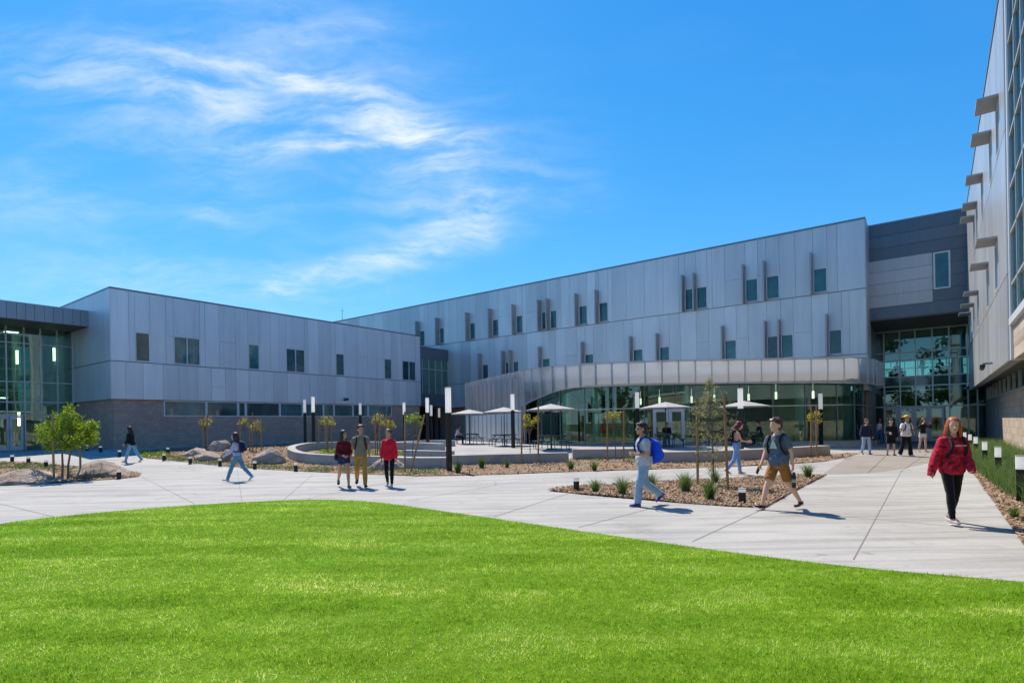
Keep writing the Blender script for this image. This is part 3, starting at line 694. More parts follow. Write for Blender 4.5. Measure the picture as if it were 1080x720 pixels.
for s in hmul: mull.box(s - 0.035, s + 0.035, -0.08, 0.07, hz[0], hz[-1])
for z in hz[1:-1]: mull.box(hmul[-1], hmul[0], -0.06, 0.05, z - 0.03, z + 0.03)
mull.build_each('mullion', M['alu'], hall)
g = MB(lambda s, o, z: W(s, VG - o, z)); dA, dB = hu(24.5), hu(-14)
g.box(hmul[-1], hmul[0], -0.015, 0.0, hz[1], hz[-1]); g.box(dA, hmul[0], -0.015, 0, hz[0], hz[1]); g.box(hmul[-1], dB, -0.015, 0, hz[0], hz[1]); g.build('glazing', M['glass_entry'], hall)
def door_leaf(parent, xf, s0, s1, z0, z1, hs, mat='door_white', st=0.13):
    d = MB(xf); d.box(s0, s0 + st, -0.05, 0.03, z0, z1); d.box(s1 - st, s1, -0.05, 0.03, z0, z1); d.box(s0 + st, s1 - st, -0.05, 0.03, z1 - st, z1); d.box(s0 + st, s1 - st, -0.05, 0.03, z0, z0 + 0.26)
    o = d.build('door', M[mat], parent)
    p = MB(xf); p.box(s0 + st, s1 - st, -0.02, -0.01, z0 + 0.26, z1 - st); p.build('pane', M['glass_clear'], o)
    h = MB(xf); c = s0 + st * 0.5 if hs < 0 else s1 - st * 0.5; h.box(c - 0.02, c + 0.02, 0.06, 0.1, z0 + 0.85, z0 + 1.35); h.box(c - 0.015, c + 0.015, 0.03, 0.06, z0 + 0.9, z0 + 0.93); h.box(c - 0.015, c + 0.015, 0.03, 0.06, z0 + 1.27, z0 + 1.3)
    h.build('handle', M['alu'], o); return o
xh = lambda s, o, z: W(s, VG - o, z); dm = hu(9.0)
door_leaf(hall, xh, dm + 0.01, dA - 0.04, hz[0], hz[1] - 0.04, -1); door_leaf(hall, xh, dB, dm - 0.01, hz[0], hz[1] - 0.04, 1)
mb = MB(lambda s, o, z: W(s, VG + o, z)); mb.box(UA, U0 - 0.3, 0.3, 10.5, hz[0] - 0.02, hz[0] + 0.01); mb.build('floor', M['inner_floor'], hall)
mb = MB(lambda s, o, z: W(s, VG + o, z)); mb.box(UA, U0 - 0.3, 9.5, 9.8, hz[0], zf0); mb.box(U0 - 0.45, U0 - 0.3, 0.3, 9.5, hz[0], zf0); mb.build('interior_wall', M['inner_teal'], hall)
mb = MB(lambda s, o, z: W(s, VG + o, z)); mb.box(UA, U0 - 0.5, 3.5, 9.5, 4.2, 4.75); mb.build('gallery_floor', M['inner_ceiling'], hall)
for s, o_ in ((hu(36), 4.0), (hu(12), 5.0)):
    mb = MB(); c = W(s, VG + o_, 0); mb.tube((c.x, c.y, 0.5), (c.x, c.y, zf0), 0.25, seg=20); mb.build('column', M['column'], hall)
for x, y in ((18, 375), (57, 372), (20, 440)):
    X, Z = ray(x, y); v_ = VG + 2.0; Y = v_ / (X * B.x + B.y); c = Vector((X * Y, Y, H + Z * Y)); mb = MB()
    mb.box(c.x - 0.05, c.x + 0.05, c.y - 0.05, c.y + 0.05, c.z - 0.55, c.z + 0.35); mb.build('pendant_lamp', M['lamp_on'], hall)

# ---- the glass link between wing and main building
VL = 40.6; link = thing('glazed_link', 'narrow glazed link with a dark blue fascia between wing and long building', 'building', W((U1 + UM) / 2, VL + 3, 0.4))
zl1 = on_v(443, 365, VL)[2]; zl2 = on_v(443, 378, VL)[2]; zl3 = on_v(450, 415, VL)[2]; zl4 = on_v(450, 428, VL)[2]
xl = lambda s, o, z: W(s, VL - o, z); LA, LB = U1 - 0.3, UM + 0.04
mb = MB(xl); mb.box(LA, LB, -0.3, 0.05, zl2, zl1, .7); mb.box(LA, LB, -4, -0.3, zl1 - 0.4, zl1 - 0.05, .5); mb.build('fascia', M['panel_dark'], link)
mb = MB(xl); mb.box(LA, LB, -0.3, 0.03, zl4, zl3, .5); mb.build('spandrel', M['panel_dark'], link)
mb = MB(xl); n = 5
for k in range(n + 1): s = U1 + (UM - U1 - 0.1) * k / n; mb.box(s - 0.04, s + 0.04, -0.06, 0.04, zl3, zl2)
mb.box(U1, UM, -0.05, 0.035, zl2 - 1.0, zl2 - 0.94); mb.build_each('mullion', M['alu'], link)
mb = MB(xl); mb.box(U1, UM, -0.03, -0.02, zl3, zl2); mb.build('glazing', M['glass_entry'], link)
mb = MB(xl); mb.box(U1, UM, -4, -3.8, zl4, zl1 - .4); mb.build('interior_wall', M['inner_teal'], link)
mb = MB(xl); mb.box(LA, LB, -3.8, -0.3, zl4, zl4 + 0.2); mb.build('floor', M['inner_floor'], link)
mb = MB(xl); mb.box(LA, LB + 1, -3.3, -3.0, -0.5, zl4); mb.build('passage_wall', M['dark'], link)  # painted black in place of the passage's own shade

# ---- the dark blue bridge block with the glass wall beneath, right of the main facade
UC, UG = 45.6, 51.6; VR = -1.85
bridge = thing('entrance_block', 'dark blue panelled block over a tall glass entrance wall with grey double doors', 'building', W(UG + 4, 0.5, 0))
zc0 = 8.42; xc = xf_u(UC); CA, CB = VR - 1.2, V0 + 0.5
def cv(x, y=290): return on_u(x, y, UC)[3]
mb = MB(xc); rows = 8; hgt = (ZR - zc0) / rows
ins = (cv(982), CB, on_u(947, 318, UC)[2], on_u(947, 271, UC)[2]); r0 = round((ins[2] - zc0) / hgt); r1 = round((ins[3] - zc0) / hgt)
wz = (on_u(992, 304.5, UC)[2], on_u(992, 265.5, UC)[2]); wv = sides(984.5, 1002.5, cv)
mb2 = MB(xc)
for k in range(rows):
    a, b = zc0 + k * hgt, zc0 + (k + 1) * hgt; z0_, z1_ = a + 0.01, b - 0.01; t = random.choice((.3, .5, .7))
    segs = [(CA, CB)]
    if r0 <= k < r1: mb2.box(wv[1] + 0.06, CB, -0.02, 0.055, z0_, z1_, t); segs = [(CA, wv[1] + 0.05)]
    for s0, s1 in segs:
        if b > wz[0] and a < wz[1]:
            mb.box(s0, wv[0], -0.02, 0.05, z0_, z1_, t)
            if s1 > wv[1] + 0.06: mb.box(wv[1], s1, -0.02, 0.05, z0_, z1_, t)
            else: mb.box(wv[1], s1, -0.02, 0.05, z0_, z1_, t)
            if a < wz[0]: mb.box(wv[0], wv[1], -0.02, 0.05, z0_, wz[0], t)
            if b > wz[1]: mb.box(wv[0], wv[1], -0.02, 0.05, wz[1], z1_, t)
        else: mb.box(s0, s1, -0.02, 0.05, z0_, z1_, t)
mb.build('cladding', M['panel_dark'], bridge); mb2.build('inset_panel', M['panel_lite'], bridge)
window(bridge, xc, wv[0], wv[1], wz[0], wz[1], 1, 0.06, 'pane', 0.09, 'door_white')
mb = MB(lambda s, o, z: W(UC + o, s, z)); mb.box(CA, CB, 0.02, 0.3, zc0 + .02, ZR - 0.02); mb.box(CA, CB, 0.02, 16, ZR - 0.3, ZR - 0.01); mb.build('roof', M['trim'], bridge)
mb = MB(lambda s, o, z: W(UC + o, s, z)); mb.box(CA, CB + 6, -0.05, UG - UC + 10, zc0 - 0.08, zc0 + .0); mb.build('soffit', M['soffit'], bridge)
mb = MB(lambda s, o, z: W(UC + o, s, z)); mb.box(CA, CB, -0.08, 0.3, ZR, ZR + 0.1); mb.build('roof_edge', M['trim'], bridge)
def gv_(x, y=420): return on_u(x, y, UG)[3]
gl, gr = gv_(916), -2.9
zz = [0.0, on_u(960, 428.5, UG)[2], on_u(960, 407, UG)[2], on_u(960, 396.8, UG)[2], on_u(960, 379.5, UG)[2], on_u(960, 371, UG)[2], zc0 - 0.09]
xg = xf_u(UG); mul = [gv_(x) for x in (1031, 1021, 1001.7, 984, 966, 949.7, 933, 918)]
mb = MB(xg)
for s in mul: mb.box(s - 0.045, s + 0.045, -0.1, 0.09, 0 if not (gv_(996) < s < gv_(931)) else zz[1], zz[-1])
for z in (zz[1], zz[2], zz[3], zz[4], zz[5], zz[6] - 0.05): mb.box(gr, gl, -0.09, 0.08, z - 0.045, z + 0.045)
mb.build_each('mullion', M['alu'], bridge)
mb = MB(xg); mb.box(gr, gl, -0.02, -0.005, zz[1], zz[2]); mb.box(gr, gl, -0.02, -0.005, zz[3], zz[-1]); mb.box(gr, gv_(997), -0.02, -0.005, 0, zz[1]); mb.box(gv_(931), gl, -0.02, -0.005, 0, zz[1])
mb.build('glazing', M['glass_entry'], bridge)
mb = MB(xg); mb.box(gr, gl, -0.05, -0.01, zz[2], zz[3]); mb.build('spandrel', M['spandrel'], bridge)
dv = [gv_(x) for x in (931.5, 947.5, 963.5, 979.5, 996)]
for k in range(4): door_leaf(bridge, xg, dv[k + 1] + 0.01, dv[k] - 0.01, 0.01, zz[1] - 0.06, 1 if k % 2 else -1, 'alu', 0.16)
UB = UG + 8.5; xi = lambda s, o, z: W(UG + o, s, z)
mb = MB(xi); mb.box(gr - 3, gl + 4, 0.15, UB - UG, zz[2] + 0.02, zz[3] - 0.02); mb.build('upper_floor', M['inner_floor'], bridge)
mb = MB(xi); mb.box(gr - 3, gl + 4, 0.15, UB - UG, -0.02, 0.004); mb.build('floor', M['inner_floor'], bridge)
mb = MB(xi); mb.box(gr - 3, gl + 4, UB - UG - .2, UB - UG, zz[5], zc0); mb.box(gr - 3, gl + 4, UB - UG - .2, UB - UG, 0, zz[2]); mb.box(gl + 3.8, gl + 4, 0.3, UB - UG, 0, zc0); mb.box(gr - 3, gr - 2.8, 0.3, UB - UG, 0, zc0); mb.build('interior_wall', M['inner_wall'], bridge)
mb = MB(lambda s, o, z: W(UB + o, s, z))
for s in (gr, gr + 1.2, *mul[:-1], gl + 1.5, gl + 3): mb.box(s - 0.03, s + 0.03, 0, 0.08, zz[3], zz[5])
mb.box(gr - 3, gl + 4, 0, 0.06, zz[4] - 0.03, zz[4] + 0.03); mb.build_each('rear_mullion', M['alu'], bridge)
mb = MB(lambda s, o, z: W(UB + o, s, z)); mb.box(gr - 3, gl + 4, 0.02, 0.03, zz[3], zz[5]); mb.build('rear_glazing', M['glass_clear'], bridge)
mb = MB(lambda s, o, z: W(UG + 2.2, s + o, z)); c = W(UG + 3.0, gv_(1012)); mb = MB(); mb.tube((c.x, c.y, 0), (c.x, c.y, zc0), 0.3, seg=20); mb.build('column', M['column'], bridge)
mb = MB(xg); mb.box(-4.5, gr - 0.02, -0.3, 0.02, 0, zz[-1], .5); mb.build('side_panel', M['panel_dark'], bridge)

# ---- the silver building along the right edge
VS = -2.9; right = thing('right_hand_building', 'tall silver metal clad building over a stone base along the right side', 'building', W(30, -8, 0))
UE = on_v(1066, 380, VR)[3]; zb = on_v(1066, 380, VR)[2]; UEND = UC + 0.0
xv = xf_v(VR, +1)
def ru(x, y=200): return on_v(x, y, VR)[3]
rw = []
for x in (1056.7, 1048.3, 1038.3, 1031.7, 1028.5): u = ru(x); rw.append((u, u + 0.95, Z3 + 0.1, Z3 + 1.72))
for x in (1054.4, 1044.2, 1033, 1028, 1024.5): u = ru(x, 280); rw.append((u, u + 0.95, Z2 + 0.1, Z2 + 1.72))
mb = MB(xv); clad(mb, UE, UEND, [(zb, Z2 - .02), (Z2 + .02, Z3 - .02), (Z3 + .02, ZR)], rw, 0.95, 1.5, seed=41); mb.build('cladding', M['panel_right'], right)
for (a, b, z0, z1) in rw:
    window(right, xv, a, b, z0, z1)
    f = MB(xv); f.box(a - 0.10, b + 0.12, 0.03, 0.60, z1 + 0.06, z1 + 0.13); f.build('sun_shade', M['fin'], right)
mb = MB(lambda s, o, z: W(s, VR - o, z)); mb.box(UE, UEND, 0.03, 0.25, zb, ZR); mb.box(8, UEND, 0.25, 14, ZR - 0.4, ZR - 0.02); mb.build('wall', M['trim'], right)
mb = MB(lambda s, o, z: W(s, VR - o, z)); mb.box(8, UEND, -0.08, 14, ZR, ZR + 0.1); mb.build('roof_edge', M['trim'], right)
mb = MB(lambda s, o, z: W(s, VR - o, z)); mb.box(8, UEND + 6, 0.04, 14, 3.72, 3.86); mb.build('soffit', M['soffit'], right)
mb = MB(lambda s, o, z: W(s, VR - o, z)); mb.box(UE - 0.32, UE - 0.005, -0.02, 0.5, zb, ZR - .02, .4); mb.build('end_panel', M['panel_wing'], right)
mb = MB(lambda s, o, z: W(s, VS - o, z)); SE = 50.5; mb.box(6, SE, 0, 8, -0.4, 2.86); mb.build('stone_base', M['stone'], right)
mb = MB(lambda s, o, z: W(s, VS - o, z)); mb.box(6, SE, -0.03, 0.2, 2.86, 2.94); mb.build('stone_cap', M['alu'], right)
mb = MB(lambda s, o, z: W(s, VS - o, z))
for k in range(18):
    s = 12 + k * 2.25; mb.box(s - 0.04, s + 0.04, -0.0, 0.12, 2.94, 3.72)
mb.build_each('ribbon_mullion', M['alu'], right)
mb = MB(lambda s, o, z: W(s, VS - o, z)); mb.box(6, SE, 0.06, 0.08, 2.94, 3.72); mb.build('ribbon_glazing', M['pane'], right)
# the glass bay nearest the viewer
zs = on_v(1077, 331, VR)[2]; xb = lambda s, o, z: W(s, VR - 0.06 + o, z)
mb = MB(xb); mb.box(8, UE - 0.33, -0.02, 0, zs + 0.2, ZR - 0.6); mb.build('bay_glazing', M['glass_entry'], right)
mb = MB(xb)
for k in range(7): s = UE - 0.36 - k * 1.5; mb.box(s - 0.04, s + 0.04, -0.05, 0.06, zs + 0.2, ZR - 0.6)
for z in (zs + 1.2, 7.1, 8.4, 9.9, 11.2, 12.6): mb.box(8, UE - 0.33, -0.04, 0.05, z - 0.04, z + 0.04)
mb.build_each('bay_mullion', M['alu'], right)
mb = MB(xb); mb.box(8, UE - 0.33, -0.3, 0.12, zs, zs + 0.2); mb.build('bay_sill', M['door_white'], right)
mb = MB(xb); mb.box(8, UE - 0.33, -0.3, 0.02, 3.4, zs); mb.build('bay_stone', M['stone'], right)
mb = MB(xb); mb.box(8, UE - 0.33, -0.3, 0.05, ZR - 0.6, ZR - .02); mb.build('bay_header', M['panel_right'], right)
mb = MB(xb); mb.box(8, UE - 0.4, -5.2, -5, 3.9, ZR - .5); mb.build('interior_wall', M['inner_teal'], right)
mb = MB(xb); mb.box(8, UE - 0.4, -5, -0.3, 8.5, 9.2); mb.build('bay_floor', M['inner_ceiling'], right)

# ---- the curved pavilion
ZT = 5.45
cpx = [(493.6, 404.6), (496, 403.4), (503, 401.6), (510, 400), (520, 397.6), (530, 395.6), (545, 392.4), (560, 389.5), (575, 387.4), (590, 385.8), (605, 384.6), (620, 383.6), (640, 382.6), (660, 381.8), (680, 381.1), (700, 380.5), (730, 379.8), (760, 379.3), (800, 378.6), (830, 378.1), (860, 377.6), (885, 377.2), (900, 377.1), (912, 377.7), (921, 379.4), (926.5, 381.6)]
CP = [Vector((*on_z(x, y, ZT), 0)) for x, y in cpx]
FL = 0.34
def bot(x):
    xs_ = [480, 552.5, 553, 560, 570, 580, 590, 605, 620, 660, 700, 800, 870, 915, 930]; ys_ = [470, 470, 427, 423, 418.8, 414.8, 411.6, 408.8, 407, 405.6, 404.8, 404.2, 403.8, 404.5, 408]
    return float(np.interp(x, xs_, ys_))
ends = []
p = W(UM + 1.0, UV(CP[0].x, CP[0].y)[1] + 1.6); q = W(UM + 3.5, UV(CP[-1].x, CP[-1].y)[1] - 0.05)
curve = catmull([p.to_2d().to_3d()] + CP + [q.to_2d().to_3d()], 10)
def resample(pts, step):
    out = [pts[0]]; acc = 0
    for a, b in zip(pts[:-1], pts[1:]):
        L = (b - a).length
        while acc + L >= step:
            t = (step - acc) / L; a = a.lerp(b, t); L = (b - a).length; acc = 0; out.append(a)
        acc += L
    return out
CV = resample(curve, 0.25)
def to_px(P):
    Xc, Zc = P.x / P.y * FPX, (H - P.z) / P.y * FPX + 87.3
    return 540 + Xc * CR + Zc * SR, 360 - Xc * SR + Zc * CR
def zbot(p):
    x = to_px(Vector((p.x, p.y, ZT)))[0]
    if p.y > CP[0].y + 0.2 and x < 560: return FL
    if x > 924: x = 924
    y = bot(x)
    if y >= 470: return FL
    return max(FL, H + ray(x, y)[1] * p.y)
def normals(pts):
    out = []
    for i in range(len(pts)):
        a = pts[max(0, i - 1)]; b = pts[min(len(pts) - 1, i + 1)]; d = (b - a).normalized(); out.append(Vector((d.y, -d.x, 0)))
    return out
CN = normals(CV)
if CN[len(CN) // 2].y > 0: CN = [-n for n in CN]
pav = thing('curved_pavilion', 'low curved glass pavilion wrapped in a band of grey perforated metal', 'building', W(38, 12, FL))
def ribbon(name, mat, off, th, zlo, zhi, i0=0, i1=None, smooth=True, step=1):
    mb = MB(); i1 = len(CV) if i1 is None else i1; idx = list(range(i0, i1, step))
    for a, b in zip(idx[:-1], idx[1:]):
        for s in (0, 1):
            pass
        pa, pb = CV[a] - CN[a] * off, CV[b] - CN[b] * off; qa, qb = CV[a] - CN[a] * (off + th), CV[b] - CN[b] * (off + th)
        za0, za1, zb0, zb1 = zlo(CV[a]), zhi(CV[a]), zlo(CV[b]), zhi(CV[b])
        vs_ = [(pa.x, pa.y, za0), (pb.x, pb.y, zb0), (qb.x, qb.y, zb0), (qa.x, qa.y, za0), (pa.x, pa.y, za1), (pb.x, pb.y, zb1), (qb.x, qb.y, zb1), (qa.x, qa.y, za1)]
        mb.add(vs_, [(0, 1, 5, 4), (2, 3, 7, 6), (0, 3, 2, 1), (4, 5, 6, 7)])
    return mb.build(name, mat, pav)
mb = MB()
per = 4
for a in range(0, len(CV) - per, per):
    b = a + per; g_ = 0.012; da = (CV[b] - CV[a]).normalized() * g_
    pa, pb = CV[a] + da, CV[b] - da; za, zb_ = zbot(CV[a]), zbot(CV[b])
    n = CN[(a + b) // 2]; vs_ = []
    for q in (pa, pb, pb - n * 0.02, pa - n * 0.02): vs_.append(q)
    mb.add([(pa.x, pa.y, za), (pb.x, pb.y, zb_), (pb.x, pb.y, ZT), (pa.x, pa.y, ZT)], [(0, 1, 2, 3)])
scr = mb.build('perforated_screen', M['perf'], pav)
mb = MB()
for a in range(0, len(CV), per):
    n = CN[a]; p0 = CV[a] + n * 0.10; p1 = CV[a] - n * 0.08; d = Vector((n.y, -n.x, 0)) * 0.025; z0 = zbot(CV[a]) - 0.01
    mb.add([(p0 - d).to_tuple()[:2] + (z0,), (p0 + d).to_tuple()[:2] + (z0,), (p1 + d).to_tuple()[:2] + (z0,), (p1 - d).to_tuple()[:2] + (z0,)] + [(q.x, q.y, ZT + 0.03) for q in (p0 - d, p0 + d, p1 + d, p1 - d)],
           [(0, 3, 2, 1), (4, 5, 6, 7), (0, 1, 5, 4), (1, 2, 6, 5), (2, 3, 7, 6), (3, 0, 4, 7)])
mb.build_each('screen_fin', M['alu'], pav)
ribbon('screen_edge', M['alu'], -0.03, 0.08, zbot, lambda p: zbot(p) + 0.07)
ribbon('screen_cap', M['alu'], -0.03, 0.08, lambda p: ZT, lambda p: ZT + 0.05)
iL = max(i for i in range(len(CV)) if zbot(CV[i]) <= FL + 0.01 and i < len(CV) // 2)
ribbon('added_pale_wall', M['backing'], 0.22, 0.1, lambda p: FL, lambda p: ZT - 0.35, 0, iL)  # pale wall added behind the left screen to make it look brighter
ribbon('base_panel', M['backing'], -0.02, 0.03, lambda p: FL, lambda p: 2.55, 4, iL)
# roof slab behind the screen, floor, and glass wall set back under it
def slab(name, mat, off, z0, z1, back):
    ring = [CV[i] - CN[i] * off for i in range(0, len(CV), 2)]; v1 = UV(ring[-1].x, ring[-1].y)[1]; v0 = UV(ring[0].x, ring[0].y)[1]
    ring = ring + [W(back, v1).to_2d().to_3d(), W(back, v0).to_2d().to_3d()]; n = len(ring)
    mb = MB(); mb.add([(p.x, p.y, z0) for p in ring] + [(p.x, p.y, z1) for p in ring], [tuple(range(n)), tuple(range(n, 2 * n))] + [(i, (i + 1) % n, n + (i + 1) % n, n + i) for i in range(n)])
    return mb.build(name, mat, pav)
slab('roof', M['inner_ceiling'], 0.28, 4.02, 4.55, UM - 0.05)
slab('floor', M['paving_court'], 0.15, FL - 0.4, FL, UM - 0.03)
GO = 0.75; i_g0 = 8
ribbon('glazing', M['glass'], GO, 0.012, lambda p: FL, lambda p: 4.0, i_g0)
mb = MB(); step_m = 8
def upright(mb, a, off, w, d, z0, z1):
    n = CN[a]; c = CV[a] - n * off; t = Vector((n.y, -n.x, 0)) * w; p0 = c + n * d; p1 = c - n * d
    q = [p0 - t, p0 + t, p1 + t, p1 - t]
    mb.add([(k.x, k.y, z0) for k in q] + [(k.x, k.y, z1) for k in q], [(0, 3, 2, 1), (4, 5, 6, 7), (0, 1, 5, 4), (1, 2, 6, 5), (2, 3, 7, 6), (3, 0, 4, 7)])
for a in range(i_g0, len(CV), step_m): upright(mb, a, GO, 0.025, 0.05, FL, 4.0)
mb.build_each('mullion', M['trim'], pav)
ZM = 2.62
ribbon('transom', M['alu'], GO - 0.05, 0.1, lambda p: ZM - 0.03, lambda p: ZM + 0.03, i_g0)
ribbon('base_kerb', M['seat_concrete'], GO - 0.08, 0.2, lambda p: FL - 0.05, lambda p: FL + 0.08, i_g0)
# white double door in the glass wall
def nearest(xp):
    return min(range(i_g0, len(CV)), key=lambda i: abs(to_px((CV[i] - CN[i] * GO) + Vector((0, 0, 1.5)))[0] - xp))
ia, ib, ic = nearest(687.5), nearest(705), nearest(722)
for k, (p_, q_) in enumerate(((ia, ib), (ib, ic))):
    P0, P1 = CV[p_] - CN[p_] * (GO - 0.1), CV[q_] - CN[q_] * (GO - 0.1); d = P1 - P0; L = d.length; d = d / L; n = Vector((d.y, -d.x, 0))
    if n.y > 0: n = -n
    xd = lambda s, o, z, P0=P0, d=d, n=n: Vector((P0.x + d.x * s + n.x * o, P0.y + d.y * s + n.y * o, z))
    door_leaf(pav, xd, 0.01, L - 0.01, FL + 0.01, ZM - 0.06, 1 if k == 0 else -1, 'door_white', 0.2)
mb = MB()
for xp, off in ((590, 2.0), (628, 1.8), (724, 1.7), (848, 1.7), (905, 1.6)):
    i = nearest(xp); c = CV[i] - CN[i] * (GO + 0.65); mb = MB(); mb.tube((c.x, c.y, FL), (c.x, c.y, 4.02), 0.3, seg=24); mb.build('column', M['column'], pav, True)
# inside: back wall, counter, panels
mb = MB(lambda s, o, z: W(UM - 0.9 - o, s, z)); mb.box(4.2, 21, 0, 0.2, FL, 4.02); mb.build('interior_wall', M['inner_wall'], pav)
for s0, s1, mt in ((5.2, 6.8, 'stone'), (9.0, 12.5, 'soffit'), (14.0, 16.0, 'inner_teal')):
    mb = MB(lambda s, o, z: W(UM - 1.15 - o, s, z)); mb.box(s0, s1, 0, 0.25, FL, 3.2); mb.build('interior_panel', M[mt], pav)
for k in range(5):
    c = W(UM - 5.4, 8.0 + k * 2.4); mb = MB(); mb.tube((c.x, c.y, FL), (c.x, c.y, FL + .72), 0.05, seg=8); mb.tube((c.x, c.y, FL + .72), (c.x, c.y, FL + .76), 0.5, seg=18); mb.build('cafe_table', M['inner_ceiling'], pav)
    for q in (-.75, .75):
        mb = MB(); mb.tube((c.x + q, c.y, FL), (c.x + q, c.y, FL + .45), 0.03, seg=6); mb.box(c.x + q - .2, c.x + q + .2, c.y - .2, c.y + .2, FL + .45, FL + .49); mb.box(c.x + q * 1.25 - .02, c.x + q * 1.25 + .02, c.y - .2, c.y + .2, FL + .49, FL + .9); mb.build('cafe_chair', M['teal_metal'], pav)
mb = MB(lambda s, o, z: W(UM - 3.4 - o, s, z)); mb.box(7.2, 11.5, 0, 0.8, FL, FL + 1.05); mb.build('counter', M['inner_teal'], pav)
for k in range(7):
    c = W(UM - 4.2 - (k % 2) * 1.1, 6.0 + k * 1.9); mb = MB(); mb.tube((c.x, c.y, 3.05), (c.x, c.y, 3.5), 0.07, seg=10); mb.tube((c.x, c.y, 3.5), (c.x, c.y, 4.02), 0.008, seg=5); mb.build('pendant_lamp', M['pendant_on'], pav)

for k in range(4):  # glowing panels added under hall roof and gallery to brighten the inside
    mb = MB(lambda s, o, z: W(s, VG + o, z)); c0 = U0 - 3 - k * 2.6; mb.box(c0, c0 + 0.7, 2.5, 2.8, zf0 - 0.05, zf0 - 0.005); mb.build('added_ceiling_glow', M['added_glow'], hall)
    mb = MB(lambda s, o, z: W(s, VG + o, z)); mb.box(c0, c0 + 0.7, 5.4, 5.7, 4.14, 4.195); mb.build('added_ceiling_glow', M['added_glow'], hall)
# small devices on the buildings
def camera_dev(name, label, base, out):
    t = thing(name, label, 'camera', base); o = Vector(out).normalized(); z = Vector((0, 0, 1))
    mb = MB(); mb.tube((0, 0, 0), o * 0.28, 0.045, seg=8); mb.build('bracket', M['trim'], t, local=True)
    mb = MB(); c = o * 0.3 + z * -0.12; s = o.cross(z); mb.capsule(c - s * 0.16 + z * .03, c + s * 0.22 - z * 0.06, 0.09, 0.075); mb.build('housing', M['black'], t, local=True, smooth=True)
x_, y_, z_, u_ = on_v(363, 421, VW - 0.05); camera_dev('security_camera', 'small dark security camera on the grey wing above the ribbon windows', W(u_, VW - 0.05, z_ + .1), (-B.x, -B.y, 0))
x_, y_, z_, u_ = on_v(1047, 384, VR + 0.05); camera_dev('security_camera', 'small dark security camera on the silver wall above the red jacket woman', W(u_, VR + 0.05, z_ + .05), (B.x, B.y, 0))
X_, Z_ = ray(361, 330); Yb = 72.0; an = thing('roof_antenna', 'thin mast standing on the roof behind the grey wing', 'antenna', (X_ * Yb, Yb, 14.8))
mb = MB(); mb.tube((0, 0, -0.2), (0, 0, 2.2), 0.035, 0.02, 6); mb.build('mast', M['trim'], an, local=True)
mb = MB(); mb.tube((-0.3, 0, 1.7), (0.3, 0, 1.7), 0.015, seg=5); mb.tube((0, -0.2, 1.4), (0, 0.2, 1.4), 0.015, seg=5); mb.build('crossbar', M['trim'], an, local=True)
# ------------------------------------------------------------------ lawn, mulch and planting
def in_poly(px, py, poly):
    x = np.array([p[0] for p in poly]); y = np.array([p[1] for p in poly]); inside = np.zeros(len(px), bool); j = len(x) - 1
    for i in range(len(x)):
        c = ((y[i] > py) != (y[j] > py)) & (px < (x[j] - x[i]) * (py - y[i]) / (y[j] - y[i] + 1e-12) + x[i]); inside ^= c; j = i
    return inside
def zg_np(X, Y):
    def s(a, b, t):
        t = np.clip((t - a) / (b - a), 0, 1); return t * t * (3 - 2 * t)
    u = X * A.x + Y * A.y; v = X * B.x + Y * B.y
    return 0.36 * s(23, 33, Y) * s(3, 9, v) + 0.28 * s(24, 40, v) * s(40, 22, u)
def blades(name, x, y, h, w, lean, tones, mat, kind='stuff', z0=0.0, parent=None, origin=(0, 0, 0), segs=1, ground=True):
    n = len(x); a = RNG.uniform(0, 2 * np.pi, n); la = RNG.uniform(0, 2 * np.pi, n); l = np.abs(RNG.normal(0, 1, n)) * lean * h
    z = (zg_np(x, y) if ground else np.zeros(n)) + z0
    dx, dy = np.cos(a) * w / 2, np.sin(a) * w / 2
    if segs == 1:
        v = np.empty((n, 3, 3)); v[:, 0] = np.stack([x - dx, y - dy, z], 1); v[:, 1] = np.stack([x + dx, y + dy, z], 1)
        v[:, 2] = np.stack([x + np.cos(la) * l, y + np.sin(la) * l, z + h], 1)
        f = np.arange(n * 3).reshape(n, 3); t = tones
    else:
        v = np.empty((n, 5, 3)); mx, my = x + np.cos(la) * l * .3, y + np.sin(la) * l * .3
        v[:, 0] = np.stack([x - dx, y - dy, z], 1); v[:, 1] = np.stack([x + dx, y + dy, z], 1)
        v[:, 2] = np.stack([mx + dx * .8, my + dy * .8, z + h * .62], 1); v[:, 3] = np.stack([mx - dx * .8, my - dy * .8, z + h * .62], 1)
        v[:, 4] = np.stack([x + np.cos(la) * l, y + np.sin(la) * l, z + h], 1)
        i = np.arange(n)[:, None] * 5
        f = np.concatenate([i + np.array([[0, 1, 2]]), i + np.array([[0, 2, 3]]), i + np.array([[3, 2, 4]])], 0); t = np.tile(tones, 3)
    o = np_object(name, v.reshape(-1, 3), f, mat, t, parent, origin)
    if kind: tag(o, kind=kind)
    return o
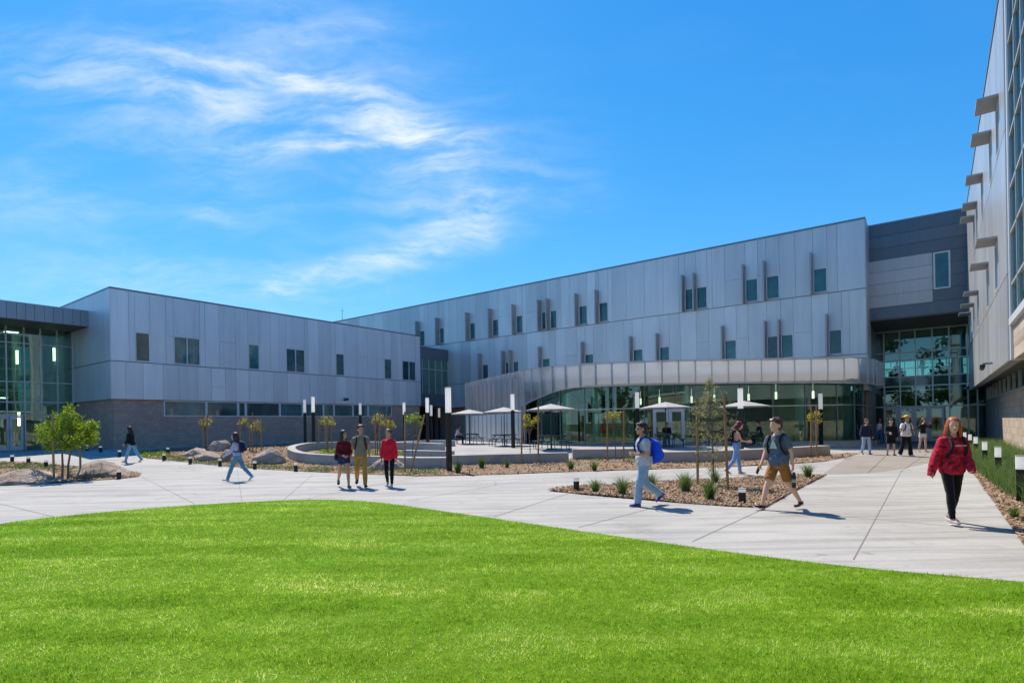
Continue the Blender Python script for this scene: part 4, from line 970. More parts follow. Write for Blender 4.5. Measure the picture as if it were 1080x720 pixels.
# lawn blades: dense near the viewer, coarser far off
gx_, gy_, gs_ = [], [], []
for (y0, y1, dens, k) in ((1.0, 4.2, 4600, 1.0), (4.2, 6.0, 4200, 1.0), (6.0, 9.0, 2400, 1.25), (9.0, 13.5, 1300, 1.6), (13.5, 26, 420, 2.1)):
    n = int(dens * (y1 - y0) * 60); Y = RNG.uniform(y0, y1, n); X = RNG.uniform(-30, 30, n)
    m = (np.abs(X) < 1.15 * Y + 1.6); X, Y = X[m], Y[m]; m = in_poly(X, Y, lawn_poly)
    gx_.append(X[m]); gy_.append(Y[m]); gs_.append(np.full(m.sum(), k))
gx_, gy_, gs_ = map(np.concatenate, (gx_, gy_, gs_)); n = len(gx_)
def vnoise(x, y, c, seed):
    g = np.random.default_rng(seed).random((256, 256)); fx, fy = x / c, y / c; ix, iy = np.floor(fx).astype(int), np.floor(fy).astype(int); tx, ty = fx - ix, fy - iy; tx = tx * tx * (3 - 2 * tx); ty = ty * ty * (3 - 2 * ty)
    a, b_, c_, d = g[ix % 256, iy % 256], g[(ix + 1) % 256, iy % 256], g[ix % 256, (iy + 1) % 256], g[(ix + 1) % 256, (iy + 1) % 256]
    return (a * (1 - tx) + b_ * tx) * (1 - ty) + (c_ * (1 - tx) + d * tx) * ty
clump = vnoise(gx_, gy_, 0.075, 1); patch = 0.6 * vnoise(gx_, gy_ * 2.2, 0.55, 2) + 0.4 * vnoise(gx_, gy_ * 3.0, 1.7, 3)
mow = 0.5 + 0.5 * np.sin((gy_ + 0.12 * gx_) * 2 * np.pi / 1.1 + 1.3 * np.sin(gx_ * 0.35))
worn = np.clip((vnoise(gx_, gy_ * 2.5, 0.8, 5) - 0.78) * 4, 0, 1)
streak_ = vnoise(gx_ * 0.45, gy_ * 2.4, 0.5, 9)
tones = np.clip(0.09 + 0.42 * clump + 0.50 * (patch - 0.5) + 0.42 * (streak_ - 0.5) + 0.14 * (mow - 0.5) + RNG.normal(0.12, 0.22, n) + 0.45 * worn * (RNG.random(n) < 0.6) + (RNG.random(n) < 0.04) * 0.4, 0, 1)
h = RNG.uniform(0.015, 0.036, n) * (0.95 + 0.12 * gs_) * (0.55 + 0.8 * clump) * (1 - 0.3 * worn)
off = RNG.normal(0, 0.022, (2, n)); gx_ = gx_ + off[0]; gy_ = gy_ + off[1]
lawn_grass = blades('lawn_grass', gx_, gy_, h, 0.0048 * gs_, 0.75, tones, M['grass'], 'stuff', 0.006)

def chips(name, poly, dens, size):
    xs = [p[0] for p in poly]; ys = [p[1] for p in poly]; n = int(dens * (max(xs) - min(xs)) * (max(ys) - min(ys)))
    X = RNG.uniform(min(xs), max(xs), n); Y = RNG.uniform(min(ys), max(ys), n); m = in_poly(X, Y, poly); X, Y = X[m], Y[m]; n = len(X)
    a = RNG.uniform(0, 2 * np.pi, n); L = RNG.uniform(0.6, 1.5, n) * size; w = L * RNG.uniform(0.25, 0.6, n); tl = RNG.normal(0, 0.35, n)
    hmap = np.array([0.035 * (0.5 + noise.noise(Vector((x * 1.3, y * 1.3, 0)))) for x, y in zip(X, Y)])
    z = zg_np(X, Y) + 0.018 + hmap + RNG.uniform(0, 0.012, n); ca, sa = np.cos(a), np.sin(a); v = np.empty((n, 4, 3))
    for k, (p, q) in enumerate(((-1, -1), (1, -1), (1, 1), (-1, 1))):
        v[:, k] = np.stack([X + (ca * p * L - sa * q * w) / 2, Y + (sa * p * L + ca * q * w) / 2, z + tl * p * L / 2 + RNG.normal(0, .15, n) * q * w], 1)
    return tag(np_object(name, v.reshape(-1, 3), np.arange(n * 4).reshape(n, 4), M['chips'], np.clip(RNG.beta(2, 2.2, n), 0, 1)), kind='stuff')
chips('bark_chips', BEDS['mid'], 900, 0.05); chips('bark_chips', BEDS['right'], 500, 0.05); chips('bark_chips', BEDS['left'], 160, 0.06); chips('bark_chips', BEDS['back'], 90, 0.075)

def leaf_cloud(P, size, tones, droop=0.0):
    """one diamond-shaped leaf at every point"""
    n = len(P); d = RNG.normal(0, 1, (n, 3)); d[:, 2] -= droop; d /= np.linalg.norm(d, axis=1)[:, None]
    r = RNG.normal(0, 1, (n, 3)); s = np.cross(d, r); s /= np.linalg.norm(s, axis=1)[:, None] + 1e-9
    L = (size * RNG.uniform(0.7, 1.3, n))[:, None]; v = np.empty((n, 4, 3))
    v[:, 0] = P - d * L * .5; v[:, 1] = P + s * L * .28; v[:, 2] = P + d * L * .5; v[:, 3] = P - s * L * .28
    return v.reshape(-1, 3), np.arange(n * 4).reshape(n, 4)
def blob_points(blobs, n):
    w = np.array([b[3] ** 2 for b in blobs]); w = w / w.sum(); k = RNG.choice(len(blobs), n, p=w); B_ = np.array([(b[0], b[1], b[2]) for b in blobs])[k]; r = np.array([b[3] for b in blobs])[k]
    d = RNG.normal(0, 1, (n, 3)); d /= np.linalg.norm(d, axis=1)[:, None]; return B_ + d * (r * RNG.random(n) ** 0.45)[:, None] * np.array([1, 1, 0.85])
def ground_cover(name, poly_px, n, size, mat='cover', hgt=0.12, cl=60):
    poly = [(p.x, p.y) for p in pxs(*poly_px)]; xs = [p[0] for p in poly]; ys = [p[1] for p in poly]
    cx = RNG.uniform(min(xs), max(xs), cl * 6); cy = RNG.uniform(min(ys), max(ys), cl * 6); m = in_poly(cx, cy, poly); cx, cy = cx[m][:cl], cy[m][:cl]
    if len(cx) == 0: return
    k = RNG.integers(0, len(cx), n); cr = RNG.uniform(0.12, 0.4, len(cx)); ch = RNG.uniform(0.4, 1.0, len(cx)) * hgt
    a = RNG.uniform(0, 2 * np.pi, n); r = np.sqrt(RNG.random(n)) * cr[k]; X = cx[k] + np.cos(a) * r; Y = cy[k] + np.sin(a) * r
    Z = zg_np(X, Y) + 0.03 + ch[k] * RNG.random(n) * (1 - (r / cr[k]) ** 2 * 0.7); t = np.clip(RNG.beta(2, 2, len(cx))[k] * .7 + RNG.random(n) * .35, 0, 1)
    v, f = leaf_cloud(np.stack([X, Y, Z], 1), size, t); return tag(np_object(name, v, f, M[mat], t), kind='stuff')
ground_cover('ground_cover', [(150, 482.5), (200, 488), (260, 493.5), (340, 498.5), (470, 502), (470, 497), (340, 493), (260, 488), (180, 479), (150, 478)], 9000, 0.055, cl=120)
ground_cover('ground_cover', [(-20, 489), (40, 489.5), (100, 494), (110, 499), (40, 495), (-20, 494)], 4500, 0.055, cl=50)
ground_cover('ground_cover', [(338, 472), (370, 474), (425, 476), (425, 482), (350, 484), (330, 480)], 6000, 0.06, 'leaf', 0.15, 70)
ground_cover('ground_cover', [(148, 478), (175, 478), (180, 484), (150, 482)], 1500, 0.06, 'leaf', 0.25, 16)
ground_cover('ground_cover', [(610, 483.5), (690, 483.5), (690, 486), (610, 486)], 1200, 0.05, 'leaf', 0.12, 30)

# long grass along the stone wall
n = 21000; uu = 9.5 + 31 * RNG.random(n) ** 1.25; wd_ = np.interp(uu, [10, 14, 19, 26], [0.62, 0.74, 0.9, 0.97]); vv = -2.82 + (VEDGE + 2.82) * wd_ * RNG.random(n)
ucl = np.round(uu / 0.55) * 0.55; uu = ucl + RNG.normal(0, 0.13, n)
X = uu * A.x + vv * B.x; Y = uu * A.y + vv * B.y
m = in_poly(X, Y, BEDS['right']); X, Y = X[m], Y[m]; n = len(X)
blades('long_grass', X, Y, RNG.uniform(0.22, 0.74, n), 0.012, 0.65, np.clip(RNG.beta(2, 1.7, n), 0, 1), M['tuft'], 'stuff', 0.0, segs=2)

def tuft(px, py, hpx, label):
    p = gp(px, py); hm = hpx / FPX * p.y; t = thing('grass_tuft', label, 'grass tuft', p, random.uniform(0, 6), 'ornamental grass tufts in the mulch')
    hm *= 1.12; n = int(190 * max(0.6, min(1.4, hm / 0.4))); a = RNG.uniform(0, 2 * np.pi, n); r = np.sqrt(RNG.random(n)) * hm * 0.16
    o = blades('leaf_blades', np.cos(a) * r, np.sin(a) * r, RNG.uniform(0.55, 1.08, n) * hm, 0.012, 0.62, np.clip(RNG.beta(2, 1.8, n) + random.uniform(-.18, .2), 0, 1), M['tuft'], None, 0.0, t, (0, 0, 0), 2, False)
    return t
TL = [
 (483, 499, 12, 'small green grass tuft between the near light post and the long low wall'),
 (508, 494, 12, 'green grass tuft in the bark left of the light post behind the low wall'),
 (535, 493.5, 9, 'smallest grass tuft in the bark under the light post behind the low wall'),
 (602, 496, 11, 'green grass tuft below the step where two low walls meet'),
 (627, 496.5, 10, 'low grass tuft in the bark below the yellow leaved sapling'),
 (628, 520, 15, 'grass tuft beside the lone bollard at the left tip of the bark island'),
 (656.5, 522.5, 19, 'wide grass tuft on the bark island left of the man with the blue bag'),
 (687, 514.5, 15, 'grass tuft on the bark island just behind the blue bag'),
 (723, 519.5, 21, 'bushy grass tuft on the bark island left of the wispy staked tree'),
 (748, 528, 22, 'largest grass tuft at the front edge of the bark island'),
 (754, 509.5, 13, 'thin grass tuft at the foot of the wispy staked tree'),
 (852, 504, 14, 'grass tuft at the far right tip of the bark island'),
 (1070, 548, 14, 'small grass tuft at the path edge of the right hand bark strip')]
for a in TL: tuft(*a)

def limb(mb, pts, r0, r1):
    P = [Vector(p) for p in pts]; n = len(P); rings = []
    for i, p in enumerate(P):
        d = (P[min(n - 1, i + 1)] - P[max(0, i - 1)]).normalized(); a = d.orthogonal().normalized(); b = d.cross(a); r = r0 + (r1 - r0) * i / (n - 1); rings.append((p, a * r, b * r))
    mb.loft(rings, 8)
def stake_part(t, p, stakes, top_h=None):
    for (bx, by, tx, ty) in stakes:
        q = gp(bx, by); X, Z = ray(tx, ty); top = Vector((X * q.y, q.y, H + Z * q.y)); mb = MB(); mb.tube(q - p - Vector((0, 0, .1)), top - p, 0.036, 0.034, 8); mb.build('stake', M['stake'], t, local=True)
        c = (q.lerp(top, 0.62)) - p; mb = MB(); mb.tube(c, Vector((0, 0, c.z)), 0.012, seg=5); mb.build('tie', M['rubber'], t, local=True)
def sapling(label, base, crowns, stakes, mat='leaf_yellow', n=260, leaf=0.09, trunk_r=0.022):
    p = gp(*base); t = thing('staked_sapling', label, 'tree', p, 0, 'young staked trees')
    blobs = []
    for (cx, cy, rp) in crowns:
        X, Z = ray(cx, cy); c = Vector((X * p.y, p.y, H + Z * p.y)) - p; blobs.append((c.x, c.y, c.z, rp / FPX * p.y))
    top = sum((Vector(b[:3]) for b in blobs), Vector()) / len(blobs); mb = MB(); limb(mb, [(0, 0, -.1), (0.015, 0.01, top.z * .35), (top.x * .5 - .01, 0, top.z * .7), (top.x, top.y, top.z)], trunk_r, trunk_r * .55)
    for b in blobs:
        for k in range(3): e = Vector(b[:3]) + Vector((random.uniform(-1, 1), random.uniform(-1, 1), random.uniform(-.2, .9))) * b[3] * .8; limb(mb, [(top.x * .45, 0, top.z * .66), (Vector((top.x * .5, 0, top.z * .72)).lerp(e, .55)), e], trunk_r * .5, 0.005)
    mb.build('trunk', M['bark'], t, local=True)
    P = blob_points(blobs, n); v, f = leaf_cloud(P, leaf, None, .4); np_object('crown', v, f, M[mat], np.clip(RNG.beta(2, 1.8, n), 0, 1), t)
    stake_part(t, p, stakes); return t
sapling('small sapling between two stakes rising from the boulders in front of the block wall', (217, 474), [(216, 446, 7), (220, 443, 6), (213.5, 448, 4)], [(214.4, 475, 214.4, 437), (218.8, 475, 218.6, 436.5)], n=170)
sapling('sapling with thin pale stakes just behind the girl with the navy backpack', (258.5, 474), [(258, 444, 6), (254, 446, 4)], [(253.4, 475, 253.4, 439.5), (263.4, 475, 263.4, 439.5)], n=120)
sapling('sapling with the thickest stakes, rising above the grey boulder', (270.5, 475.5), [(269, 450, 7), (274.5, 452, 5), (271, 445, 4)], [(266.4, 476, 266.2, 434.5), (275.6, 475, 275.4, 439.5)], n=170)
sapling('left sapling inside the curved seat wall, between two stakes', (340.5, 474), [(341, 443, 6), (338, 446, 4)], [(336.4, 474.5, 336.4, 440), (343, 474, 343, 441)], n=120)
sapling('right sapling inside the curved seat wall near the dark red top woman', (345.8, 476), [(347, 444, 7), (351, 446, 4.5)], [(345, 477, 344.8, 441), (350, 475, 349.8, 441)], n=130)
sapling('sapling with two stakes behind the tan shirt man', (398, 483), [(399, 441, 7), (395, 444, 4.5), (402, 446, 4)], [(396, 484, 396, 436), (400.6, 484, 400.2, 435)], n=180)
sapling('sapling behind the red jacket with its leaves touching the tan shirt man tree', (409, 483), [(409, 446, 7), (413, 448, 5)], [(407.6, 484, 407.4, 436), (411.2, 483, 411, 437)], n=170)
sapling('sapling with one upright and one steeply leaning stake beside the red jacket', (435, 494), [(433, 441, 6.5), (439, 440, 6), (444, 446, 4)], [(427, 498, 427, 434), (432.5, 498, 447.6, 437)], n=230, mat='leaf')
sapling('yellow green sapling between two tall stakes in front of the third umbrella', (559, 488), [(555, 440, 5), (559, 446, 5.5), (565.5, 443, 5), (554, 449, 3)], [(550, 489.5, 550.2, 428), (567.7, 489.5, 567.6, 428)], n=200)
sapling('bright yellow sapling between two stakes left of the white double door', (649, 485), [(641, 438, 4.5), (646, 437, 5), (652, 437, 4.5), (648, 440, 4)], [(640.7, 486, 640.4, 434), (657.8, 486, 657.8, 428)], mat='leaf_yellow', n=260, leaf=0.08)
sapling('yellow leaved sapling between two stakes in front of the right end of the low wall', (858, 481), [(856, 439, 6), (862, 437, 5), (864, 444, 4), (853, 442, 3)], [(855.4, 482, 855.3, 428), (861.2, 482.5, 861, 427)], n=200)

def leafy_tree():
    p = gp(71, 506); k = p.y / FPX; t = thing('young_tree', 'leafy green young tree with three stakes beside the big brown boulder', 'tree', p, 0)
    def at(x, y, dy=0.0): X, Z = ray(x, y); return Vector((X * p.y, p.y + dy, H + Z * p.y)) - p
    mb = MB()
    for (x0, x1, o) in ((67.5, 70, -.08), (70.5, 74, .05)):
        limb(mb, [at(x0, 508, o), at(x0 + .4, 490, o), at(x1 - 1, 470, o * 2), at(x1, 450, o * 3), at(x1 + 1, 434, o)], 0.042, 0.01)
    for e in ((44, 458), (52, 462), (60, 448), (88, 455), (97, 450), (90, 468), (80, 440), (66, 470), (58, 468)):
        s = at(70, 472, 0); q = at(*e, random.uniform(-.6, .6)); limb(mb, [s, s.lerp(q, .5) + Vector((0, 0, .05)), q], 0.022, 0.006)
    mb.build('trunk', M['bark'], t, local=True)
    blobs = []
    for (x, y, r, d) in ((73, 431, 6, 0), (68, 440, 9, .3), (78, 440, 9, -.3), (72, 450, 13, 0), (85, 452, 11, .35), (62, 452, 10, -.4), (57, 444, 6, .2), (95, 450, 7, 0), (100, 449, 4, 0), (90, 462, 9, -.3), (77, 464, 12, .5), (66, 466, 10, .2), (55, 464, 7, -.2), (46, 460, 6, 0), (40, 456, 4, 0), (82, 470, 8, -.4), (60, 470, 5, .4), (72, 472, 7, -.6), (72, 455, 12, .7), (74, 458, 12, -.7), (54, 437, 4, 0)):
        c = at(x, y, d * 1.2); blobs.append((c.x, c.y, c.z, r * k * .88))
    # leaves gather in sprigs so the sky shows between them
    NL = 6200; sp = blob_points(blobs, 520); P = (sp[RNG.integers(0, len(sp), NL)] + RNG.normal(0, 0.06, (NL, 3)))
    v, f = leaf_cloud(P, 0.085, None, .3); np_object('crown', v, f, M['leaf'], np.clip(RNG.beta(2, 1.8, NL), 0, 1), t)
    stake_part(t, p, [(57, 508.5, 55.2, 436), (85.2, 504, 83.5, 440)])
leafy_tree()
def wispy_tree():
    p = gp(752.5, 513); k = p.y / FPX; t = thing('wispy_tree', 'tall wispy pale green young tree between two dark stakes on the bark island', 'tree', p, 0)
    def at(x, y, dy=0.0): X, Z = ray(x, y); return Vector((X * p.y, p.y + dy, H + Z * p.y)) - p
    mb = MB(); limb(mb, [at(752.5, 515), at(752, 480), at(751, 450), at(749, 420), at(747.5, 398)], 0.026, 0.006)
    pts = []; rr = random.Random(3)
    for i in range(120):
        y = rr.uniform(399, 496) if i > 20 else rr.uniform(399, 430); yy = (y - 397) / 100; wd = (3 + 22 * min(1, yy * 2.4)) if y < 465 else 25 - (y - 465) * 0.45
        s = at(750.5 + (y - 450) * 0.04, y + 2); a = rr.uniform(0, 2 * math.pi); L = wd * k * rr.uniform(0.45, 1.1)
        e = s + Vector((math.cos(a) * L, math.sin(a) * L, (0.35 if y < 470 else 0.1) * L + rr.uniform(-.1, .12))); mid = s.lerp(e, .5) + Vector((0, 0, .04)); limb(mb, [s, mid, e + Vector((0, 0, -.03))], 0.006, 0.002)
        for j in range(int(9 + 15 * min(1, L / .4))):
            q = rr.uniform(.25, 1.05); pts.append(tuple(s.lerp(e, q) + Vector((rr.gauss(0, .035), rr.gauss(0, .035), rr.gauss(-.02, .04)))))
    mb.build('trunk', M['bark'], t, local=True); P = np.array(pts); n = len(P)
    v, f = leaf_cloud(P, 0.085, None, .9); v = v.reshape(n, 4, 3); c = v.mean(1, keepdims=True); ax = (v[:, 2] - v[:, 0])[:, None]; 
    side = (v[:, 1] - v[:, 3]); v[:, 1] -= side * .36; v[:, 3] += side * .36
    np_object('crown', v.reshape(-1, 3), f, M['needle'], np.clip(RNG.beta(2, 2, n), 0, 1), t)
    stake_part(t, p, [(736, 513, 734.8, 420), (768, 518, 763.4, 415.5)])
wispy_tree()

# ------------------------------------------------------------------ boulders
def boulder(px, base_y, wpx, hpx, label, seed, flat=0.0):
    p = gp(px, base_y); k = p.y / FPX; rx, hz_ = wpx * k / 2, hpx * k; ry = rx * 0.75; p = p + Vector((0, ry * 0.7, 0)); p.z = zg(p.x, p.y)
    bm = bmesh.new(); bmesh.ops.create_icosphere(bm, subdivisions=5, radius=1.0); o = Vector((seed * 3.1, seed * 1.3, seed * 0.7)); rr = random.Random(seed)
    planes = [(Vector((rr.uniform(-1, 1), rr.uniform(-1, 1), rr.uniform(-.2, 1))).normalized(), rr.uniform(0.62, 0.9)) for _ in range(9)]
    for v in bm.verts:
        c = v.co.copy(); c *= 1 + 0.22 * noise.noise(c * 0.9 + o)
        for nrm, d in planes:
            e = c.dot(nrm) - d
            if e > 0: c -= nrm * e * 0.85
        c *= 1 + 0.05 * noise.noise(c * 4 + o) + 0.018 * noise.noise(c * 11 + o)
        v.co = c
    mz = max(v.co.z for v in bm.verts); mx = max(abs(v.co.x) for v in bm.verts)
    for v in bm.verts: v.co = Vector((v.co.x / mx * rx, v.co.y * ry, (v.co.z / mz + 0.25) / 1.25 * hz_ if v.co.z > -0.25 * mz else -0.06))
    me = bpy.data.meshes.new('boulder'); bm.to_mesh(me); bm.free(); me.materials.append(M['rock']); me.polygons.foreach_set('use_smooth', [True] * len(me.polygons))
    ob = bpy.data.objects.new('boulder', me); COL.objects.link(ob); ob.location = p - Vector((0, 0, .03)); tag(ob, label, 'boulder', 'landscape boulders'); return ob
boulder(92, 504.5, 62, 19.5, 'big rounded brown boulder behind the leafy young tree', 3)
boulder(14, 511, 78, 16, 'low flat pale boulder at the front left edge of the bark bed', 5)
boulder(202, 481.5, 30, 9.5, 'low flat boulder at the left end of the boulder row by the block wall', 8)
boulder(228, 476, 27, 12, 'grey topped boulder standing highest behind the others at the small sapling', 11)
boulder(214, 486, 33, 10.5, 'long low boulder in front of the small sapling stakes', 14)
boulder(238, 487, 20, 13.5, 'rounded boulder just behind the girl with the navy backpack', 17)
boulder(279, 489.5, 38, 17, 'large pointed grey boulder between the girl and the curved seat wall', 20)
boulder(325, 470, 8, 4.5, 'little pale rock lying behind the curved seat wall', 23)
boulder(406, 496.5, 38, 15, 'dark rounded boulder against the low wall behind the walking trio', 26)

# ------------------------------------------------------------------ low concrete seat walls
def seat_wall(label, px, h=0.45, w=0.42, curve_=True, lift=0.0):
    P = pxs(*px); P = catmull(P, 6) if curve_ and len(P) > 2 else P; p0 = P[len(P) // 2].copy(); t = thing('seat_wall', label, 'seat wall', p0, 0, 'low concrete seat walls')
    L, Rr = [], []
    for i, p in enumerate(P):
        d = (P[min(len(P) - 1, i + 1)] - P[max(0, i - 1)]); d.z = 0; d.normalize(); n = Vector((-d.y, d.x, 0)); L.append(p); Rr.append(p + n * w)
    mb = MB(); zt = [max(zg(p.x, p.y), zg(q.x, q.y)) + h + lift for p, q in zip(L, Rr)]
    for i in range(len(P) - 1):
        a, b, c, d = L[i], L[i + 1], Rr[i + 1], Rr[i]
        f = [(0, 1, 5, 4), (2, 3, 7, 6), (4, 5, 6, 7)]
        if i == 0: f.append((3, 0, 4, 7))
        if i == len(P) - 2: f.append((1, 2, 6, 5))
        mb.add([(a.x, a.y, a.z - .1), (b.x, b.y, b.z - .1), (c.x, c.y, c.z - .1), (d.x, d.y, d.z - .1), (a.x, a.y, zt[i]), (b.x, b.y, zt[i + 1]), (c.x, c.y, zt[i + 1]), (d.x, d.y, zt[i])], f)
    o = mb.build('wall_body', M['seat_concrete'], t)
    bm = bmesh.new(); bm.from_mesh(o.data); bmesh.ops.remove_doubles(bm, verts=bm.verts, dist=0.002); bmesh.ops.recalc_face_normals(bm, faces=bm.faces); bm.to_mesh(o.data); bm.free()
    bv = o.modifiers.new('bevel', 'BEVEL'); bv.width = 0.015; bv.segments = 2; bv.limit_method = 'ANGLE'; bv.angle_limit = R(50)
    return t
seat_wall('curved seat wall sweeping round the planted ring left of the walking trio', [(470, 476), (425, 474), (380, 473), (330, 474.5), (309, 477.5), (303, 481), (307, 485), (318, 488), (338, 490), (372, 491.5), (424, 493)][::-1], w=-0.4)
seat_wall('short block shaped seat wall ending at the tall near light post', [(408, 494.3), (440, 494.6), (470, 494.6)], 0.46, 0.7, False)
seat_wall('long low seat wall in front of the first two umbrellas', [(474, 491), (540, 489.3), (600, 487.8)], 0.43, 0.45)
seat_wall('seat wall set back behind the bright yellow sapling', [(604, 484.5), (650, 484), (692, 483.5)], 0.45, 0.45)
seat_wall('long seat wall behind the wispy tree, curving to the tan paving', [(694, 488.3), (740, 487.5), (790, 485.4), (840, 482.5), (876, 480)], 0.46, 0.5)
seat_wall('inner terrace wall behind the leaning stake', [(424, 484), (450, 485), (476, 485.5)], 0.42, 0.45)
seat_wall('farthest terrace wall in front of the dark passage', [(418, 473), (446, 471), (480, 470.5)], 0.40, 0.45)

# ------------------------------------------------------------------ light posts and bollards
def light_post(px, top, label, Yd=None, first=[None]):
    z = 3.2
    for _ in range(6): X, Y = on_z(px, top, z); z = 3.2 + zg(X, Y)
    if Yd: X, Y = ray(px, 440)[0] * Yd, Yd
    if first[0] is None:
        t = thing('light_post', label, 'light post', (0, 0, 0), 0, 'square light posts in the courtyard'); w = 0.085
        mb = MB(); mb.box(-w, w, -w, w, -.05, 2.19); mb.box(-w * .6, w * .6, -w * .6, w * .6, 2.19, 2.23); mb.build('post', M['black'], t, local=True)
        mb = MB(); mb.box(-w, w, -w, w, 2.23, 3.17); mb.build('lamp', M['lens'], t, local=True)
        mb = MB(); mb.box(-w - .005, w + .005, -w - .005, w + .005, 3.17, 3.2); mb.build('cap', M['alu'], t, local=True); first[0] = t
    else:
        t = copy_tree(first[0]); t['label'] = label
    t.location = (X, Y, zg(X, Y)); t.rotation_euler = (0, 0, math.atan2(B.y, B.x) - 0.4); return t
for a in ((472.4, 408, 'nearest and tallest looking light post at the end of the block seat wall'),
          (330, 418, 'light post on the curved seat wall left of the dark red top woman'),
          (321.5, 425.7, 'thinner light post behind the curved seat wall, left of another post', 40.5),
          (380, 429.8, 'light post rising just behind the tan shirt man head', 46.5),
          (426, 424, 'light post directly behind the upright stake beside the red jacket'),
          (450.4, 419, 'light post right of the leaning stake in front of the dark passage'),
          (454.6, 426.7, 'light post overlapped by a nearer post in front of the dark passage'),
          (463, 430, 'farthest light post seen against the black passage opening'),
          (540.4, 415, 'light post behind the long low wall in front of the second umbrella'),
          (671.8, 413, 'light post directly behind the man with the blue bag'),
          (780.7, 409, 'light post behind the red haired woman right of the wispy tree'),
          (865.2, 414.4, 'light post behind the yellow sapling at the right end of the low wall')): light_post(*a)
def bollard(px, py, label, big=False, first={}):
    if big: X, Y = on_z(px, py, 0.95)
    else: p = gp(px, py); X, Y = p.x, p.y
    if big not in first:
        t = thing('bollard_light', label, 'bollard', (0, 0, 0), 0, 'tall bollard lights along the stone wall' if big else 'low bollard lights along the paths'); w, h, c = (0.066, 0.95, 0.28) if big else (0.075, 0.33, 0.085)
        mb = MB(); mb.tube((0, 0, -.05), (0, 0, h - c), w, seg=20) if not big else mb.box(-w, w, -w, w, -.05, h - c); mb.build('post', M['black'], t, local=True)
        mb = MB(); mb.tube((0, 0, h - c), (0, 0, h - .02), w * .97, seg=20) if not big else mb.box(-w * .97, w * .97, -w * .97, w * .97, h - c, h - .02); mb.build('lamp', M['lens'], t, local=True)
        mb = MB(); mb.tube((0, 0, h - .02), (0, 0, h), w * 1.04, seg=20) if not big else mb.box(-w * 1.02, w * 1.02, -w * 1.02, w * 1.02, h - .02, h); mb.build('cap', M['alu'], t, local=True); first[big] = t
    else:
        t = copy_tree(first[big]); t['label'] = label
    t.location = (X, Y, zg(X, Y) + 0.01); t.rotation_euler = (0, 0, math.atan2(A.y, A.x)); return t
for a in ((12.9, 487, 'low bollard farthest left in the small plants of the left bed'), (30, 489, 'second low bollard from the left, in the small plants by the flat boulder'), (48.6, 493, 'low bollard in the left bed just left of the leafy tree'),
          (125.5, 505, 'low bollard at the right end of the big brown boulder'), (126.2, 481.5, 'low bollard at the corner of the grey wing beside the woman in black'), (106, 476.5, 'low bollard in the shade at the side wall of the grey wing'), (92, 475, 'low bollard deepest in the shade near the glazed hall'),
          (177, 478.5, 'low bollard closest to the block wall, behind the path bed'), (173, 485.5, 'low bollard at the path edge right of the woman in black'), (200.7, 489, 'low bollard at the path edge in front of the long low boulder'), (232, 491.5, 'low bollard at the path edge just left of the backpack girl'),
          (268.7, 494.5, 'low bollard in front of the large pointed grey boulder'), (312, 497, 'low bollard in front of the curved seat wall'), (608, 517.5, 'low bollard alone at the left tip of the bark island'), (783, 531.5, 'low bollard at the front of the bark island beside the shorts man')): bollard(*a)
for a in ((1075.5, 480.4, 'nearest tall bollard by the stone wall at the right frame edge'), (1052.4, 471, 'second nearest tall bollard in the long grass by the stone wall'), (1038.4, 465.5, 'third tall bollard in the long grass by the stone wall'),
          (1029, 460.4, 'tall bollard next to the shoulder of the red jacket woman'), (1023, 457.8, 'tall bollard second from the entrance end of the stone wall row'), (1017.5, 455.6, 'tall bollard farthest along the stone wall, closest to the entrance')): bollard(*a, True)

# ------------------------------------------------------------------ courtyard tables and umbrellas
def at_depth(px, Y): X, _ = ray(px, 440); return Vector((X * Y, Y, zg(X * Y, Y)))
def umbrella(px, Y, label, first=[None]):
    if first[0] is None:
        t = thing('patio_umbrella', label, 'umbrella', (0, 0, 0), 0, 'white umbrellas over the courtyard tables')
        mb = MB(); mb.tube((0, 0, 0.02), (0, 0, 2.36), 0.03, seg=10); mb.build('pole', M['teal_metal'], t, local=True)
        mb = MB(); s = 1.42
        n = 8; rim = []
        for k in range(n): a = 2 * math.pi * (k + .5) / n; rim.append(Vector((math.cos(a) * s, math.sin(a) * s, 2.2)))
        ap = Vector((0, 0, 2.52)); vs_ = [ap] + rim + [r * 1 for r in rim]; fs = []
        for k in range(n): fs.append((0, 1 + k, 1 + (k + 1) % n))
        low = [r - Vector((0, 0, .055)) for r in rim]; vs_ = [ap] + rim + low
        for k in range(n): fs.append((1 + k, 1 + n + k, 1 + n + (k + 1) % n, 1 + (k + 1) % n))
        mb.add(vs_, fs); c = mb.build('canopy', M['canvas'], t, local=True); so = c.modifiers.new('s', 'SOLIDIFY'); so.thickness = 0.008
        for k in range(n):
            r = rim[k]; mb = MB(); mb.tube((r * .98) - Vector((0, 0, .02)), ap - Vector((0, 0, .05)), 0.01, seg=5); mb.build('rib', M['alu'], t, local=True)
        mb = MB(); mb.tube((0, 0, 2.38), (0, 0, 2.47), 0.03, 0.015, 8); mb.build('finial', M['alu'], t, local=True); first[0] = t
    else:
        t = copy_tree(first[0]); t['label'] = label
    t.location = at_depth(px, Y); t.rotation_euler = (0, 0, random.uniform(0, .7)); return t
